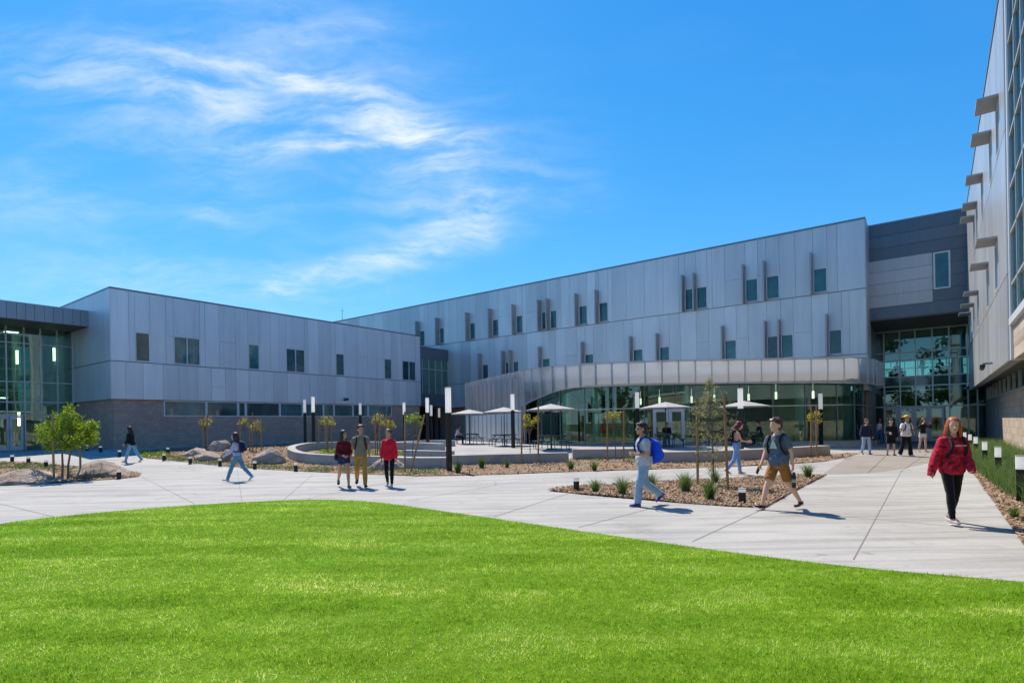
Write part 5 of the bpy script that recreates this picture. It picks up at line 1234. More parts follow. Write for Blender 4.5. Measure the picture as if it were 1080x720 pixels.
def table(px, Y, label, first=[None], rot=0.3):
    if first[0] is None:
        t = thing('picnic_table', label, 'picnic table', (0, 0, 0), 0, 'green metal picnic tables in the courtyard')
        mb = MB(); mb.box(-.6, .6, -.6, .6, .72, .75); mb.box(-.6, .6, -.6, -.585, .68, .72); mb.box(-.6, .6, .585, .6, .68, .72); mb.box(-.6, -.585, -.585, .585, .68, .72); mb.box(.585, .6, -.585, .585, .68, .72); mb.build('table_top', M['teal_metal'], t, local=True)
        mb = MB(); mb.tube((0, 0, 0.02), (0, 0, .72), .05, seg=12); mb.tube((0, 0, 0), (0, 0, .025), .3, seg=20); mb.build('pedestal', M['teal_metal'], t, local=True)
        for k in range(4):
            a = k * math.pi / 2; Mx = Matrix.Rotation(a, 3, 'Z'); mb = MB(lambda x, y, z, Mx=Mx: Mx @ Vector((x, y, z)))
            mb.box(.78, 1.08, -.5, .5, .43, .46); b = mb.build('bench_seat', M['teal_metal'], t, local=True)
            for y in (-.4, .4):
                mb = MB(); mb.tube(Mx @ Vector((.93, y, 0)), Mx @ Vector((.93, y, .43)), .022, seg=8); mb.tube(Mx @ Vector((.5, y, .66)), Mx @ Vector((.93, y, .3)), .018, seg=8)
                mb.build('bench_leg', M['teal_metal'], t, local=True)
        first[0] = t
    else:
        t = copy_tree(first[0]); t['label'] = label
    t.location = at_depth(px, Y); t.rotation_euler = (0, 0, rot); return t
UMB = ((495, 41.5, 'white umbrella farthest left beside the seated person', 'green picnic table where the person in the pale top sits'), (531.7, 37, 'white umbrella in front of the perforated screen, left of the glass', 'green picnic table in front of the perforated metal screen'),
       (581, 31.8, 'white umbrella at the left end of the pavilion glass', 'green picnic table in front of the left end of the glass'), (702, 31.8, 'white umbrella in front of the white double door', 'green picnic table in front of the white double door'), (785, 32.2, 'white umbrella farthest right, behind the red haired woman', 'green picnic table behind the red haired woman'))
for k, (px, Y, l1, l2) in enumerate(UMB): umbrella(px, Y, l1); table(px, Y, l2, rot=0.2 + 0.35 * k)

# trees across the lawn behind the viewer, seen only mirrored in the glass
P = []
for k in range(24):
    x0 = -85 + k * 7.5 + random.uniform(-3, 3); y0 = -62 + random.uniform(-12, 8); hh = random.uniform(6, 14) * (0.55 if k % 5 == 2 else 1)
    for j in range(7): P.append((x0 + random.uniform(-3, 3), y0 + random.uniform(-3, 3), hh * random.uniform(.45, 1.0), random.uniform(1.6, 3.0)))
for (x0, y0, hh) in ((-15, -21, 17), (-7, -25, 15), (-23, -18, 18), (-31, -20, 13), (1, -30, 14), (12, -33, 12)):
    for j in range(9): P.append((x0 + random.uniform(-3, 3), y0 + random.uniform(-3, 3), hh * random.uniform(.3, .95), random.uniform(1.3, 2.4)))
pts = blob_points(P, 30000); v, f = leaf_cloud(pts, 0.75, None); tag(np_object('far_trees', v, f, M['leaf_dark'], RNG.random(30000)), kind='stuff')
# ------------------------------------------------------------------ people
FAB = {}
def fab(col, var=0.16):
    if isinstance(col, str) and col in M: return M[col]
    if col not in FAB: FAB[col] = fabric('fabric_' + col.strip('#'), hexc(col), var)
    return FAB[col]
M['tie_dye'] = tie_dye()
HAIR = {}
def hair_mat(col):
    if col not in HAIR:
        m, nt, b = mat_new('hair_' + col.strip('#')); c = hexc(col)
        n = noise_tex(nt, coords(nt), 40, 4, 0.6, (1, 1, 0.15)); nt.links.new(ramp(nt, n, [(0.3, tuple(x * .55 for x in c)), (0.7, tuple(min(1, x * 1.35) for x in c))]), b.inputs['Base Color'])
        b.inputs['Roughness'].default_value = 0.5; HAIR[col] = m
    return HAIR[col]
TZ = [-0.10, -0.03, 0.04, 0.11, 0.19, 0.28, 0.38, 0.46, 0.51, 0.545, 0.575]
TW_M = [.11, .150, .160, .152, .143, .148, .162, .158, .122, .078, .058]
TD_M = [.085, .112, .115, .106, .100, .108, .118, .108, .088, .070, .060]
TW_F = [.11, .158, .170, .150, .124, .128, .142, .138, .106, .066, .050]
TD_F = [.085, .115, .120, .104, .092, .102, .122, .100, .078, .062, .052]
def dirv(fwd, out, side):
    f, o = R(fwd), R(out); return Vector((side * math.sin(o), math.sin(f) * math.cos(o), -math.cos(f) * math.cos(o)))
def frame(d, hint):
    z = d.normalized(); x = hint - z * hint.dot(z); x.normalize(); return x, z.cross(x), z
def build_person(label, at, face, h, pose, look, group=None, detail=1, z_extra=0.0, name='person'):
    s = h / 1.75; fem = look.get('fem', False); wd = look.get('wide', 1.0); p = Vector(at)
    root = thing(name, label, 'person', p, R(face), group)
    vox = (0.0085, 0.013) if detail else (0.012, 0.016)
    lean, twist = R(pose.get('lean', 3)), R(pose.get('twist', 0))
    legs = {}
    thigh, shank = 0.435 * s, 0.42 * s; hw = 0.092 * s
    hip0 = Vector((0, 0, 0))
    low = 1e9; feet = {}
    for side, key in ((-1, 'L'), (1, 'R')):
        fwd, out, flex, pitch = pose[key]; hj = Vector((side * hw, 0, -0.02 * s)); k = hj + dirv(fwd, out, side) * thigh; a = k + dirv(fwd - flex, out * 0.4, side) * shank
        pr = R(pitch); toe = pose.get('toe', 8); fd = Vector((side * math.sin(R(toe)) * math.cos(pr), math.cos(R(toe)) * math.cos(pr), math.sin(pr))); sx = Vector((math.cos(R(toe)), -side * math.sin(R(toe)), 0)); fn = sx.cross(fd).normalized()
        if fn.z < 0 and abs(pitch) < 90: fn = -fn
        heel = a - fd * 0.06 * s - fn * 0.085 * s; ball = a + fd * 0.12 * s - fn * 0.085 * s; tip = a + fd * 0.185 * s - fn * 0.078 * s
        low = min(low, heel.z, ball.z, tip.z); feet[side] = (hj, k, a, fd, sx, fn)
    up = -low + 0.004
    if 'hip_z' in pose: up = pose['hip_z']
    HIP = Vector((0, 0, up))
    T = Matrix.Translation(HIP) @ Matrix.Rotation(twist, 4, 'Z') @ Matrix.Rotation(-lean, 4, 'X')
    T3 = T.to_3x3(); zs = s
    tw, td = (TW_F, TD_F) if fem else (TW_M, TD_M)
    def tring(z, inf=0.0, wmul=1.0, dmul=1.0):
        a = float(np.interp(z, TZ, tw)) * wd; b = float(np.interp(z, TZ, td)) * wd
        return (T @ Vector((0, (0.012 if fem and .33 < z < .43 else 0) * s, z * zs)), T3 @ Vector((a * s * wmul + inf, 0, 0)), T3 @ Vector((0, b * s * dmul + inf, 0)))
    sh_w = (0.142 if fem else 0.168) * s * (0.5 + 0.5 * wd)
    arms = {}
    for side, key in ((-1, 'AL'), (1, 'AR')):
        f1, o1, f2, o2 = pose[key]; sj = T @ Vector((side * sh_w, 0, 0.462 * zs)); d1 = (T3 @ dirv(f1, o1, side)).normalized(); d2 = (T3 @ dirv(f2, o2, side)).normalized()
        e = sj + d1 * 0.29 * s; w = e + d2 * 0.245 * s; arms[side] = (sj, e, w, d1, d2)
    NT = T @ Vector((0, 0.012 * s, 0.60 * zs))
    HM = Matrix.Translation(NT) @ T3.to_4x4() @ Matrix.Rotation(lean * 0.8, 4, 'X') @ Matrix.Rotation(R(pose.get('yaw', 0)), 4, 'Z') @ Matrix.Rotation(R(-pose.get('nod', 0)), 4, 'X')
    H3 = HM.to_3x3(); HS = 1.09; H3 = H3 * HS
    def hp(x, y, z): return HM @ (Vector((x, y, z)) * s * HS)
    # ---- body
    b = MB(); b.loft([tring(z) for z in TZ], 20)
    b.capsule(T @ Vector((0, 0, .53 * zs)), NT + H3 @ Vector((0, 0.005, 0.05)) * s, .056 * s, .052 * s)
    HZ = [-.012, .006, .03, .06, .095, .13, .165, .195, .215, .226]; HWd = [.018, .038, .052, .063, .070, .074, .074, .062, .040, .015]; HDp = [.018, .036, .055, .075, .090, .098, .097, .082, .054, .02]; HY = [.072, .055, .040, .020, .010, .002, -.002, -.006, -.01, -.012]
    b.loft([(hp(0, y + .012, z + .02), H3 @ Vector((a * s, 0, 0)), H3 @ Vector((0, c * s, 0))) for z, a, c, y in zip(HZ, HWd, HDp, HY)], 20)
    b.capsule(hp(0, .106, .128), hp(0, .128, .092), .009 * s, .015 * s, 8)           # nose
    b.ell(hp(0, .103, .055), .022 * s, .012 * s, .010 * s, H3, 10, 5); b.ell(hp(0, .097, .143), .05 * s, .014 * s, .009 * s, H3, 10, 5)
    for sd in (-1, 1): b.ell(hp(sd * .077, .0, .105), .012 * s, .022 * s, .033 * s, H3, 10, 6)
    for side in (-1, 1):
        sj, e, w, d1, d2 = arms[side]; rA = (.043 if fem else .05) * s * wd ** .5
        b.capsule(T @ Vector((side * sh_w * .55, 0, .468 * zs)), sj, .056 * s, rA * 1.2); b.capsule(sj, e, rA * 1.12, rA * .78); b.capsule(e, w, rA * .82, .026 * s)
        # hand: palm, four fingers with two bends each, thumb from the side
        inner = (T3 @ Vector((-side, 0.25, 0))).normalized(); px, py, pz = frame(d2, inner); curl = pose.get('curl' + ('L' if side < 0 else 'R'), 28)
        # palm normal px faces the body, py runs across the knuckles
        thumb_dir = py if (py.dot(T3 @ Vector((0, 1, 0))) > 0) else -py
        c0 = w + d2 * .012 * s; c1 = w + d2 * .085 * s
        b.loft([(c0, px * .013 * s, thumb_dir * .024 * s), (w + d2 * .045 * s, px * .014 * s, thumb_dir * .037 * s), (c1, px * .011 * s, thumb_dir * .040 * s)], 10)
        for i, (off, ln) in enumerate(((.030, .070), (.010, .080), (-.010, .074), (-.030, .058))):
            q = c1 + thumb_dir * off * s - d2 * .01 * s; a0 = R(curl * (.6 + .12 * i)); da = d2 * math.cos(a0) + px * math.sin(a0); m_ = q + da * ln * .5 * s; a1 = a0 + R(curl * 1.1); db = d2 * math.cos(a1) + px * math.sin(a1)
            b.capsule(q, m_, .0095 * s, .009 * s, 8); b.capsule(m_, m_ + db * ln * .5 * s, .009 * s, .0075 * s, 8)
        q = w + d2 * .03 * s + thumb_dir * .026 * s; td_ = (d2 * .75 + thumb_dir * .6 + px * .3).normalized(); m_ = q + td_ * .035 * s; b.capsule(q, m_, .0115 * s, .0105 * s, 8); b.capsule(m_, m_ + (d2 * .9 + px * .4).normalized() * .03 * s, .0105 * s, .008 * s, 8)
    for side in (-1, 1):
        hj, k, a, fd, sx, fn = feet[side]; hj, k, a = hj + HIP, k + HIP, a + HIP; rt = (.083 if fem else .08) * s * wd ** .7
        b.capsule(hj, k, rt, .053 * s); m_ = k.lerp(a, .35); b.capsule(k, m_, .052 * s, .054 * s); b.capsule(m_, a, .054 * s, .034 * s)
        b.capsule(a - fn * .045 * s - fd * .03 * s, a - fn * .055 * s + fd * .12 * s, .036 * s, .03 * s)
    remeshed('body', b, vox[0], M[look['skin']], root, 2)
    # ---- face
    for sd in (-1, 1):
        e = MB(); e.ell(hp(sd * .031, .094, .122), .011 * s, .009 * s, .0065 * s, H3, 10, 6); e.build('eye', M['eye'], root, True, True)
        e = MB(); e.capsule(hp(sd * .016, .107, .141), hp(sd * .047, .092, .142), .005 * s, .0035 * s, 6); e.build('eyebrow', hair_mat(look['hair'][1]), root, True, True)
    e = MB(); e.ell(hp(0, .113, .055), .021 * s, .007 * s, .0065 * s, H3, 10, 5); e.build('lips', M['lip'], root, True, True)
    # ---- hair
    kind, hc = look['hair'][:2]; g = MB()
    if kind != 'none':
        g.ell(hp(0, -.008, .176), .088 * s, .112 * s, .088 * s, H3)
        g.ell(hp(0, -.035, .11), .082 * s, .08 * s, .095 * s, H3)
        rr = random.Random(label)
        if kind in ('short', 'tousled'):
            for i in range(34 if kind == 'tousled' else 20):
                t = rr.uniform(-1, 1); y = rr.uniform(-.09, .085); g.capsule(hp(t * .06, y, .225), hp(t * .085 + rr.uniform(-.015, .015), y + rr.uniform(0, .03), .25 + rr.uniform(-.01, .012) * (2 if kind == 'tousled' else 1) - .5 * abs(t) * .06), .018 * s, .009 * s, 6)
            for i in range(8): x = -.055 + i * .016; g.capsule(hp(x, .07, .232), hp(x + .012, .108, .205 + rr.uniform(-.01, .01)), .016 * s, .008 * s, 6)
        if kind in ('long', 'blown'):
            L = look['hair'][2] if len(look['hair']) > 2 else .34
            nh = 46 if kind == 'blown' else 30
            for i in range(nh):
                ang = R(-140 + 280 * i / (nh - 1)) ; x0, y0 = math.sin(ang) * .082, -math.cos(ang) * .085 - .01
                if y0 > .045: continue
                r0 = hp(x0 * .8, y0 * .8, .2); r1 = hp(x0 * 1.08, y0 * 1.1, .10); out = .25 if kind == 'blown' else .10
                side_ = 1 if x0 > 0 else -1
                blow = Vector((side_ * (.02 + .09 * rr.random()) * abs(x0) / .08 * (1.0 if side_ > 0 else .5), -.03, .03 * rr.random())) if kind == 'blown' else Vector((0, -.03, 0))
                r2 = HM @ ((Vector((x0 * 1.12, y0 * 1.2 - .015, .10 - L * .55)) + blow * .6 + Vector((0, 0, rr.uniform(-.02, .02)))) * s); r3 = HM @ ((Vector((x0 * 1.1, y0 * 1.2 - .03, .10 - L * rr.uniform(.85, 1.05))) + blow * 1.5) * s)
                g.capsule(r0, r1, .024 * s, .026 * s, 6); k_ = .72 if kind == 'blown' else 1.0; g.capsule(r1, r2, .026 * s, .022 * s * k_, 6); g.capsule(r2, r3, .022 * s * k_, .008 * s, 6)
        if kind == 'bun': g.ell(hp(0, -.13, .19), .05 * s, .05 * s, .05 * s, H3); g.capsule(hp(-.06, .05, .215), hp(-.08, .01, .10), .018 * s, .012 * s); g.capsule(hp(.06, .05, .215), hp(.08, .01, .10), .018 * s, .012 * s)
        remeshed('hair', g, .009 if detail else .012, hair_mat(hc), root, 2, 0.006, 40, 3.0)
    if look.get('hat'):
        g = MB(); g.ell(hp(0, -.005, .215), .095 * s, .11 * s, .075 * s, H3); c = hp(0, .0, .205)
        g.loft([(c, H3 @ Vector((.17 * s, 0, 0)), H3 @ Vector((0, .18 * s, 0))), (c + H3 @ Vector((0, 0, .012)) * s, H3 @ Vector((.165 * s, 0, 0)), H3 @ Vector((0, .175 * s, 0)))], 24); g.build('hat', fab(look['hat']), root, True, True)
    if look.get('glasses'):
        g = MB()
        for sd in (-1, 1): g.ell(hp(sd * .032, .108, .122), .024 * s, .006 * s, .019 * s, H3, 12, 6); g.capsule(hp(sd * .055, .1, .124), hp(sd * .078, .0, .12), .004 * s, .004 * s, 6)
        g.build('sunglasses', M['black'], root, True, True)
    # ---- lower clothes
    lk, lc = look['legs']; g = MB()
    inf = {'jeans': .016, 'loose': .03, 'skinny': .008, 'shorts': .024, 'short_shorts': .014, 'wide': .026}[lk] * s
    zt = .15
    g.loft([tring(z, inf) for z in (-.09, -.03, .04, .10, zt)], 20)
    for side in (-1, 1):
        hj, k, a, fd, sx, fn = feet[side]; hj, k, a = hj + HIP, k + HIP, a + HIP; rt = (.083 if fem else .08) * s * wd ** .7 + inf
        if lk in ('shorts', 'short_shorts'):
            fr_ = .80 if lk == 'shorts' else .40; e = hj.lerp(k, fr_); d = (k - hj).normalized(); x, y, z_ = frame(d, Vector((1, 0, 0))); r1 = (rt + (.060 * s + inf - rt) * fr_) + (.012 if lk == 'shorts' else .006) * s
            g.loft([(hj - d * .03 * s, x * rt, y * rt), (hj.lerp(e, .5), x * (rt + r1) / 2, y * (rt + r1) / 2), (e, x * r1, y * r1)], 16)
        else:
            kn = .056 * s + inf; hemr = {'jeans': .055, 'loose': .078, 'skinny': .042, 'wide': .095}[lk] * s; g.capsule(hj, k, rt, kn)
            d = (a - k).normalized(); x, y, z_ = frame(d, Vector((1, 0, 0))); e = a - d * (.0 if lk != 'skinny' else .02) * s + d * .02 * s
            g.capsule(k, k.lerp(a, .35), kn, (.057 * s + inf)); m_ = k.lerp(a, .3); r_m = .057 * s + inf
            g.loft([(m_, x * r_m, y * r_m), (k.lerp(a, .7), x * (r_m + hemr) / 2, y * (r_m + hemr) / 2), (e, x * hemr, y * hemr)], 16)
    remeshed({'shorts': 'shorts', 'short_shorts': 'shorts'}.get(lk, 'trousers'), g, vox[1], fab(lc), root, 2, 0.014 * s if lk != 'skinny' else 0.006, 11, 5.0)
    # ---- upper clothes
    tk, tc = look['top']; g = MB(); inf = {'tee': .018, 'hoodie': .036, 'long': .018, 'tank': .010, 'crop': .012, 'jacket': .03}[tk] * s
    zl = {'tee': -.05, 'hoodie': -.10, 'long': .02, 'tank': .02, 'crop': .12, 'jacket': -.06}[tk]; hi_ = .50 if tk in ('tank', 'crop') else .535
    zsq = [zl, zl + .03, .06, .13, .21, .29, .38, .45, .50, hi_]; zsq = sorted(set(z for z in zsq if zl <= z <= hi_))
    g.loft([tring(z, inf + ((.030 if lk in ('shorts', 'loose', 'wide') else .010) * s if z < .20 and tk in ('hoodie', 'tee', 'jacket') else 0)) for z in zsq], 24)
    for side in (-1, 1):
        sj, e, w, d1, d2 = arms[side]; rA = (.043 if fem else .05) * s * wd ** .5 + inf
        if tk in ('tank', 'crop'): g.capsule(T @ Vector((side * sh_w * .62, 0, .44 * zs)), T @ Vector((side * sh_w * .62, 0, .515 * zs)), .03 * s, .028 * s); continue
        g.capsule(T @ Vector((side * sh_w * .5, 0, .466 * zs)), sj, .052 * s + inf * .55, rA * 1.12)
        if tk == 'tee':
            x, y, z_ = frame(d1, T3 @ Vector((0, 1, 0))); en = sj + d1 * .19 * s; g.loft([(sj, x * rA * 1.1, y * rA * 1.1), (en, x * rA * 1.12, y * rA * 1.12)], 14)
        else:
            g.capsule(sj, e, rA * 1.12, rA * .98); cuff = look.get('cuff', .038) * s; x, y, z_ = frame(d2, T3 @ Vector((0, 1, 0))); g.capsule(e, e.lerp(w, .1), rA * .98, rA * .95)
            g.loft([(e, x * rA * .96, y * rA * .96), (e.lerp(w, .6), x * rA * .95, y * rA * .95), (w + d2 * look.get('sleeve', 0.0) * s, x * cuff, y * cuff)], 14)
    if tk == 'hoodie':
        g.ell(T @ Vector((0, -.085 * s, .53 * zs)), .105 * s, .06 * s, .06 * s, T3); g.capsule(T @ Vector((-.08 * s, .0, .545 * zs)), T @ Vector((.0, .075 * s, .51 * zs)), .035 * s, .025 * s); g.capsule(T @ Vector((.08 * s, .0, .545 * zs)), T @ Vector((.0, .075 * s, .51 * zs)), .035 * s, .025 * s)
    nm = {'tee': 'shirt', 'hoodie': 'hoodie', 'long': 'sweater', 'tank': 'tank_top', 'crop': 'tank_top', 'jacket': 'jacket'}[tk]
    top = remeshed(nm, g, vox[1], fab(tc), root, 2, 0.016 * s if tk != 'tank' else 0.006, 9, 2.0)
    if look.get('print'):
        c = T @ Vector((0, .118 * s * wd + inf + .016 * s, .36 * zs)); g = MB(); ax, az = T3 @ Vector((1, 0, 0)), T3 @ Vector((0, -.06, 1))
        if look['print'] == 'peak':
            V = [(-.075, -.07), (.075, -.07), (.03, .05), (.0, .095), (-.03, .05)]
            yo = T3 @ Vector((0, .012, 0)); g.add([c + ax * x * s + az * z * s + yo * s for x, z in V] + [c + ax * x * s + az * z * s for x, z in V], [(0, 1, 2, 3, 4), (9, 8, 7, 6, 5)] + [(i, (i + 1) % 5, 5 + (i + 1) % 5, 5 + i) for i in range(5)]); g.build('shirt_print', fab('#b9c9ae'), top, False, True)
        elif look['print'] == 'letters':
            for i in range(8):
                x = -.085 + i * .023; q = c + ax * x * s + az * .045 * s + T3 @ Vector((0, .014, 0)) * s; g.box(q.x - .007 * s, q.x + .007 * s, q.y - .003, q.y + .003, q.z - .012 * s, q.z + .012 * s)
            g.build('chest_lettering', fab('#d9b9b9'), top, False, True)
    # ---- shoes
    sc, so = look.get('shoes', ('#1c1c1e', '#dddddd'))
    for side in (-1, 1):
        hj, k, a, fd, sx, fn = feet[side]; a = a + HIP; rings = []; sol = []
        for t, w_, hh in ((-.072, .016, .045), (-.06, .032, .07), (-.02, .036, .085), (.03, .038, .072), (.08, .044, .055), (.13, .044, .042), (.17, .034, .032), (.188, .014, .02)):
            base = a + fd * t * s - fn * .078 * s; rings.append((base + fn * hh * .5 * s, sx * w_ * s, fn * hh * .5 * s)); sol.append((base - fn * .002 * s, sx * (w_ + .003) * s, fn * .012 * s))
        g = MB(); g.loft(rings, 14); sh = g.build('shoe', fab(sc), root, True, True); g = MB(); g.loft(sol, 12); g.build('sole', fab(so), sh, True, True)
    root['_up'] = 0.0; del root['_up']
    return dict(root=root, T=T, T3=T3, s=s, arms=arms, wd=wd, fem=fem, inf=inf, p=p, face=face, HM=HM)
def carried(pr, name, label, cat): return thing(name, label, cat, pr['p'], R(pr['face']))
def backpack(pr, label, col, w=.30, hh=.44, d=.17, zc=.33, strap=None, sag=0.0, name='backpack'):
    t = carried(pr, name, label, 'backpack'); T, T3, s = pr['T'], pr['T3'], pr['s']; yb = -(.105 * pr['wd'] * s + pr['inf']); g = MB(); n = 9; rings = []
    for i in range(n):
        q = i / (n - 1); zz = zc + (q - .5) * hh; k = (1 - abs(2 * q - 1) ** 4) ** .5; k = max(.25, k); bulge = 1 + sag * (0.5 - q)
        rings.append((T @ Vector((0, yb - d * .5 * s * k * bulge, zz * s)), T3 @ Vector((w / 2 * s * (k ** .5) * (1 + sag * .3 * (.5 - q)), 0, 0)), T3 @ Vector((0, d / 2 * s * k * bulge, 0))))
    g.loft(rings, 20); remeshed('bag_body', g, .013, fab(col), t, 2, .012, 12, 1.0)
    g = MB(); g.ell(T @ Vector((0, yb - d * .95 * s, (zc - hh * .17) * s)), w * .36 * s, .05 * s, hh * .2 * s, T3); g.build('pocket', fab(col), t, True, True)
    x0 = .1 if pr['fem'] else .115
    for sd in (-1, 1):
        g = MB(); P = [Vector((sd * x0 * .8, yb / s + .0, .50)), Vector((sd * x0, -.02, .545 + pr['inf'] * .6 / s)), Vector((sd * x0, .07 + pr['inf'] / s, .51)), Vector((sd * x0 * 1.08, .118 * pr['wd'] + pr['inf'] / s + .006, .40)), Vector((sd * x0 * 1.25, .105 * pr['wd'] + pr['inf'] / s + .004, .28)), Vector((sd * x0 * 1.5, .02, .16)), Vector((sd * w * .45, yb / s - .02, .16))]
        P = [T @ (q * s) for q in P]
        for q, r_ in zip(P[:-1], P[1:]): g.capsule(q, r_, .021 * s, .021 * s, 8)
        g.build('strap', fab(strap or col), t, True, True)
    return t
def at_px(x, y): return gp(x, y)
WALK = dict(lean=4, twist=0)
# (thigh forward, outward, knee bend, foot pitch) for L and R; arms: upper fwd/out, fore fwd/out
P1 = build_person('woman in an oversized red tie dye hoodie and black leggings walking towards the viewer', at_px(1005, 552), 176, 1.67,
    dict(lean=3, L=(-10, 2, 12, -12), R=(13, 1, 6, 8), AL=(6, 14, 50, -14), AR=(2, 24, 8, 20), yaw=-24, nod=2, curlL=40),
    dict(fem=True, wide=1.12, skin='skin_light', hair=('blown', '#a04f22', .38), top=('hoodie', 'tie_dye'), legs=('skinny', '#141216'), shoes=('#8d8a92', '#e4e2df'), cuff=.052, sleeve=.10, print='letters', glasses=False))
backpack(P1, 'black backpack worn over the red tie dye hoodie', '#17151a', .28, .4, .12)
P2 = build_person('young man in a slate t-shirt and brown shorts striding left past the bollard', at_px(822, 537), 112, 1.76,
    dict(lean=4, twist=14, L=(-21, 3, 16, -8), R=(25, 2, 6, 16), AL=(-12, 12, 6, 8), AR=(16, 10, 34, 4), yaw=-22, curlL=60, curlR=50),
    dict(skin='skin_light', hair=('tousled', '#4a2a1c'), top=('tee', '#55626f'), legs=('shorts', '#96642f'), shoes=('#17171a', '#e8e6e2'), print='peak'))
backpack(P2, 'black backpack on the young man in brown shorts', '#15161a', .30, .46, .17)
P3 = build_person('man in a pale grey tee and baggy light jeans stepping left in blue trainers', at_px(680, 533), 96, 1.69,
    dict(lean=2, L=(20, 2, 14, 4), R=(-6, 2, 48, -42), AL=(2, 8, 96, -22), AR=(-2, 8, 98, -24), yaw=0, curlL=70, curlR=70),
    dict(wide=1.2, skin='skin_tan', hair=('short', '#1a1513'), top=('tee', '#b4b3ba'), legs=('loose', '#8fa9bd'), shoes=('#2b4f9e', '#34508f'), glasses=True))
backpack(P3, 'big bright blue sack shaped backpack on the man in light jeans', '#1450d8', .40, .56, .26, .24, '#1a2f78', .5)
P4 = build_person('woman in a dark red top and denim shorts, left of the walking trio', at_px(363, 514), 205, 1.60,
    dict(lean=3, L=(16, 2, 8, 6), R=(-14, 2, 36, -30), AL=(10, 12, 60, -30), AR=(2, 12, 66, -34), yaw=38, curlL=50, curlR=50),
    dict(fem=True, wide=1.08, skin='skin_tan', hair=('long', '#1b1314', .40), top=('long', '#6a1420'), legs=('short_shorts', '#26355c'), shoes=('#2a2224', '#8a6a4a')), 'three students walking together')
hb = carried(P4, 'shoulder_bag', 'black shoulder bag at the hip of the woman in denim shorts', 'bag'); g = MB(); T, s = P4['T'], P4['s']
g.ell(T @ Vector((.22 * s, -.06 * s, .03 * s)), .07 * s, .13 * s, .13 * s, P4['T3']); remeshed('bag_body', g, .014, fab('#15141a'), hb, 2, .01, 10, 4.0)
g = MB(); Q = [T @ (Vector(q) * s) for q in ((.2, -.1, .12), (.13, -.12, .4), (.03, -.05, .56), (-.06, .1, .46), (.1, .13, .2), (.2, .03, .12))]
for q, r_ in zip(Q[:-1], Q[1:]): g.capsule(q, r_, .012 * s, .012 * s, 6)
g.build('strap', fab('#15141a'), hb, True, True)
P5 = build_person('tall man in a tan t-shirt and mustard trousers, middle of the walking trio', at_px(381, 513.5), 196, 1.74,
    dict(lean=3, L=(15, 2, 5, 10), R=(-12, 2, 38, -30), AL=(10, 12, 24, 2), AR=(-14, 14, -2, 8), yaw=18),
    dict(skin='skin_tan', hair=('short', '#17120f'), top=('tee', '#8b7d68'), legs=('jeans', '#b9883f'), shoes=('#16161a', '#2a2a2a')), 'three students walking together')
backpack(P5, 'black backpack with dark straps on the man in mustard trousers', '#1b1d24', .30, .44, .16)
P6 = build_person('young woman in a bright red jacket and black leggings, right of the walking trio', at_px(411, 513), 178, 1.60,
    dict(lean=2, L=(14, 2, 6, 8), R=(-8, 3, 16, -14), AL=(6, 14, 14, 6), AR=(-6, 14, 6, 8), yaw=-16),
    dict(fem=True, skin='skin_tan', hair=('bun', '#3a2c28'), top=('hoodie', '#d81a34'), legs=('skinny', '#131318'), shoes=('#b8bcc4', '#e6e6e6'), cuff=.04), 'three students walking together')
P7 = build_person('girl in a pale lilac top and blue jeans striding left past the boulders', at_px(251, 507), 92, 1.60,
    dict(lean=6, L=(24, 2, 4, 12), R=(-22, 2, 20, -34), AL=(26, 8, 62, 2), AR=(10, 6, 40, 0), yaw=0),
    dict(fem=True, skin='skin_light', hair=('long', '#3a1f18', .22), top=('long', '#b6b6cf'), legs=('jeans', '#5a8aa6'), shoes=('#c9c4cc', '#e6e6e6')))
backpack(P7, 'navy blue backpack on the striding girl in jeans', '#1c2044', .32, .46, .20)
P8 = build_person('woman in a black jacket and blue jeans walking left near the block wall', at_px(139.5, 487.2), 90, 1.66,
    dict(lean=8, L=(20, 2, 6, 8), R=(-18, 2, 18, -24), AL=(14, 6, 50, 0), AR=(4, 8, 24, 0), nod=8),
    dict(fem=True, skin='skin_tan', hair=('long', '#2a1a14', .34), top=('hoodie', '#141418'), legs=('jeans', '#7ba6bc'), shoes=('#8a8a8c', '#c9c9c9')), None, 0)
P9 = build_person('red haired woman in blue jeans looking at her phone behind the wispy tree', at_px(777.5, 500), -100, 1.66,
    dict(lean=2, L=(10, 2, 4, 6), R=(-14, 2, 22, -28), AL=(24, 8, 84, -10), AR=(24, 8, 86, -10), nod=22),
    dict(fem=True, wide=1.05, skin='skin_light', hair=('long', '#5a1420', .2), top=('crop', '#c99e84'), legs=('jeans', '#7d9fd0'), shoes=('#b59a72', '#d8c8a8')), None, 0)
backpack(P9, 'black backpack on the red haired woman', '#131316', .28, .40, .16)
far = 'students coming out of the entrance'
P10 = build_person('person in a navy jacket and light jeans, leftmost of those leaving the entrance', at_px(914, 479.2), 172, 1.66,
    dict(L=(8, 3, 6, 4), R=(-8, 3, 14, -10), AL=(4, 14, 20, 4), AR=(0, 14, 10, 6)), dict(skin='skin_tan', hair=('short', '#4a3a2c'), top=('jacket', '#232a44'), legs=('jeans', '#a4bfd6'), shoes=('#2a3350', '#dddddd')), far, 0)
P11 = build_person('dark haired woman in a white tank top and blue jeans nearest the glass doors', at_px(927.5, 469.3), 185, 1.68,
    dict(L=(10, 2, 4, 6), R=(-10, 2, 20, -16), AL=(0, 16, 12, 10), AR=(0, 14, 8, 8)), dict(fem=True, skin='skin_brown', hair=('long', '#211512', .3), top=('tank', '#d6d6da'), legs=('jeans', '#3f6a9c'), shoes=('#c9c9c9', '#ececec')), far, 0)
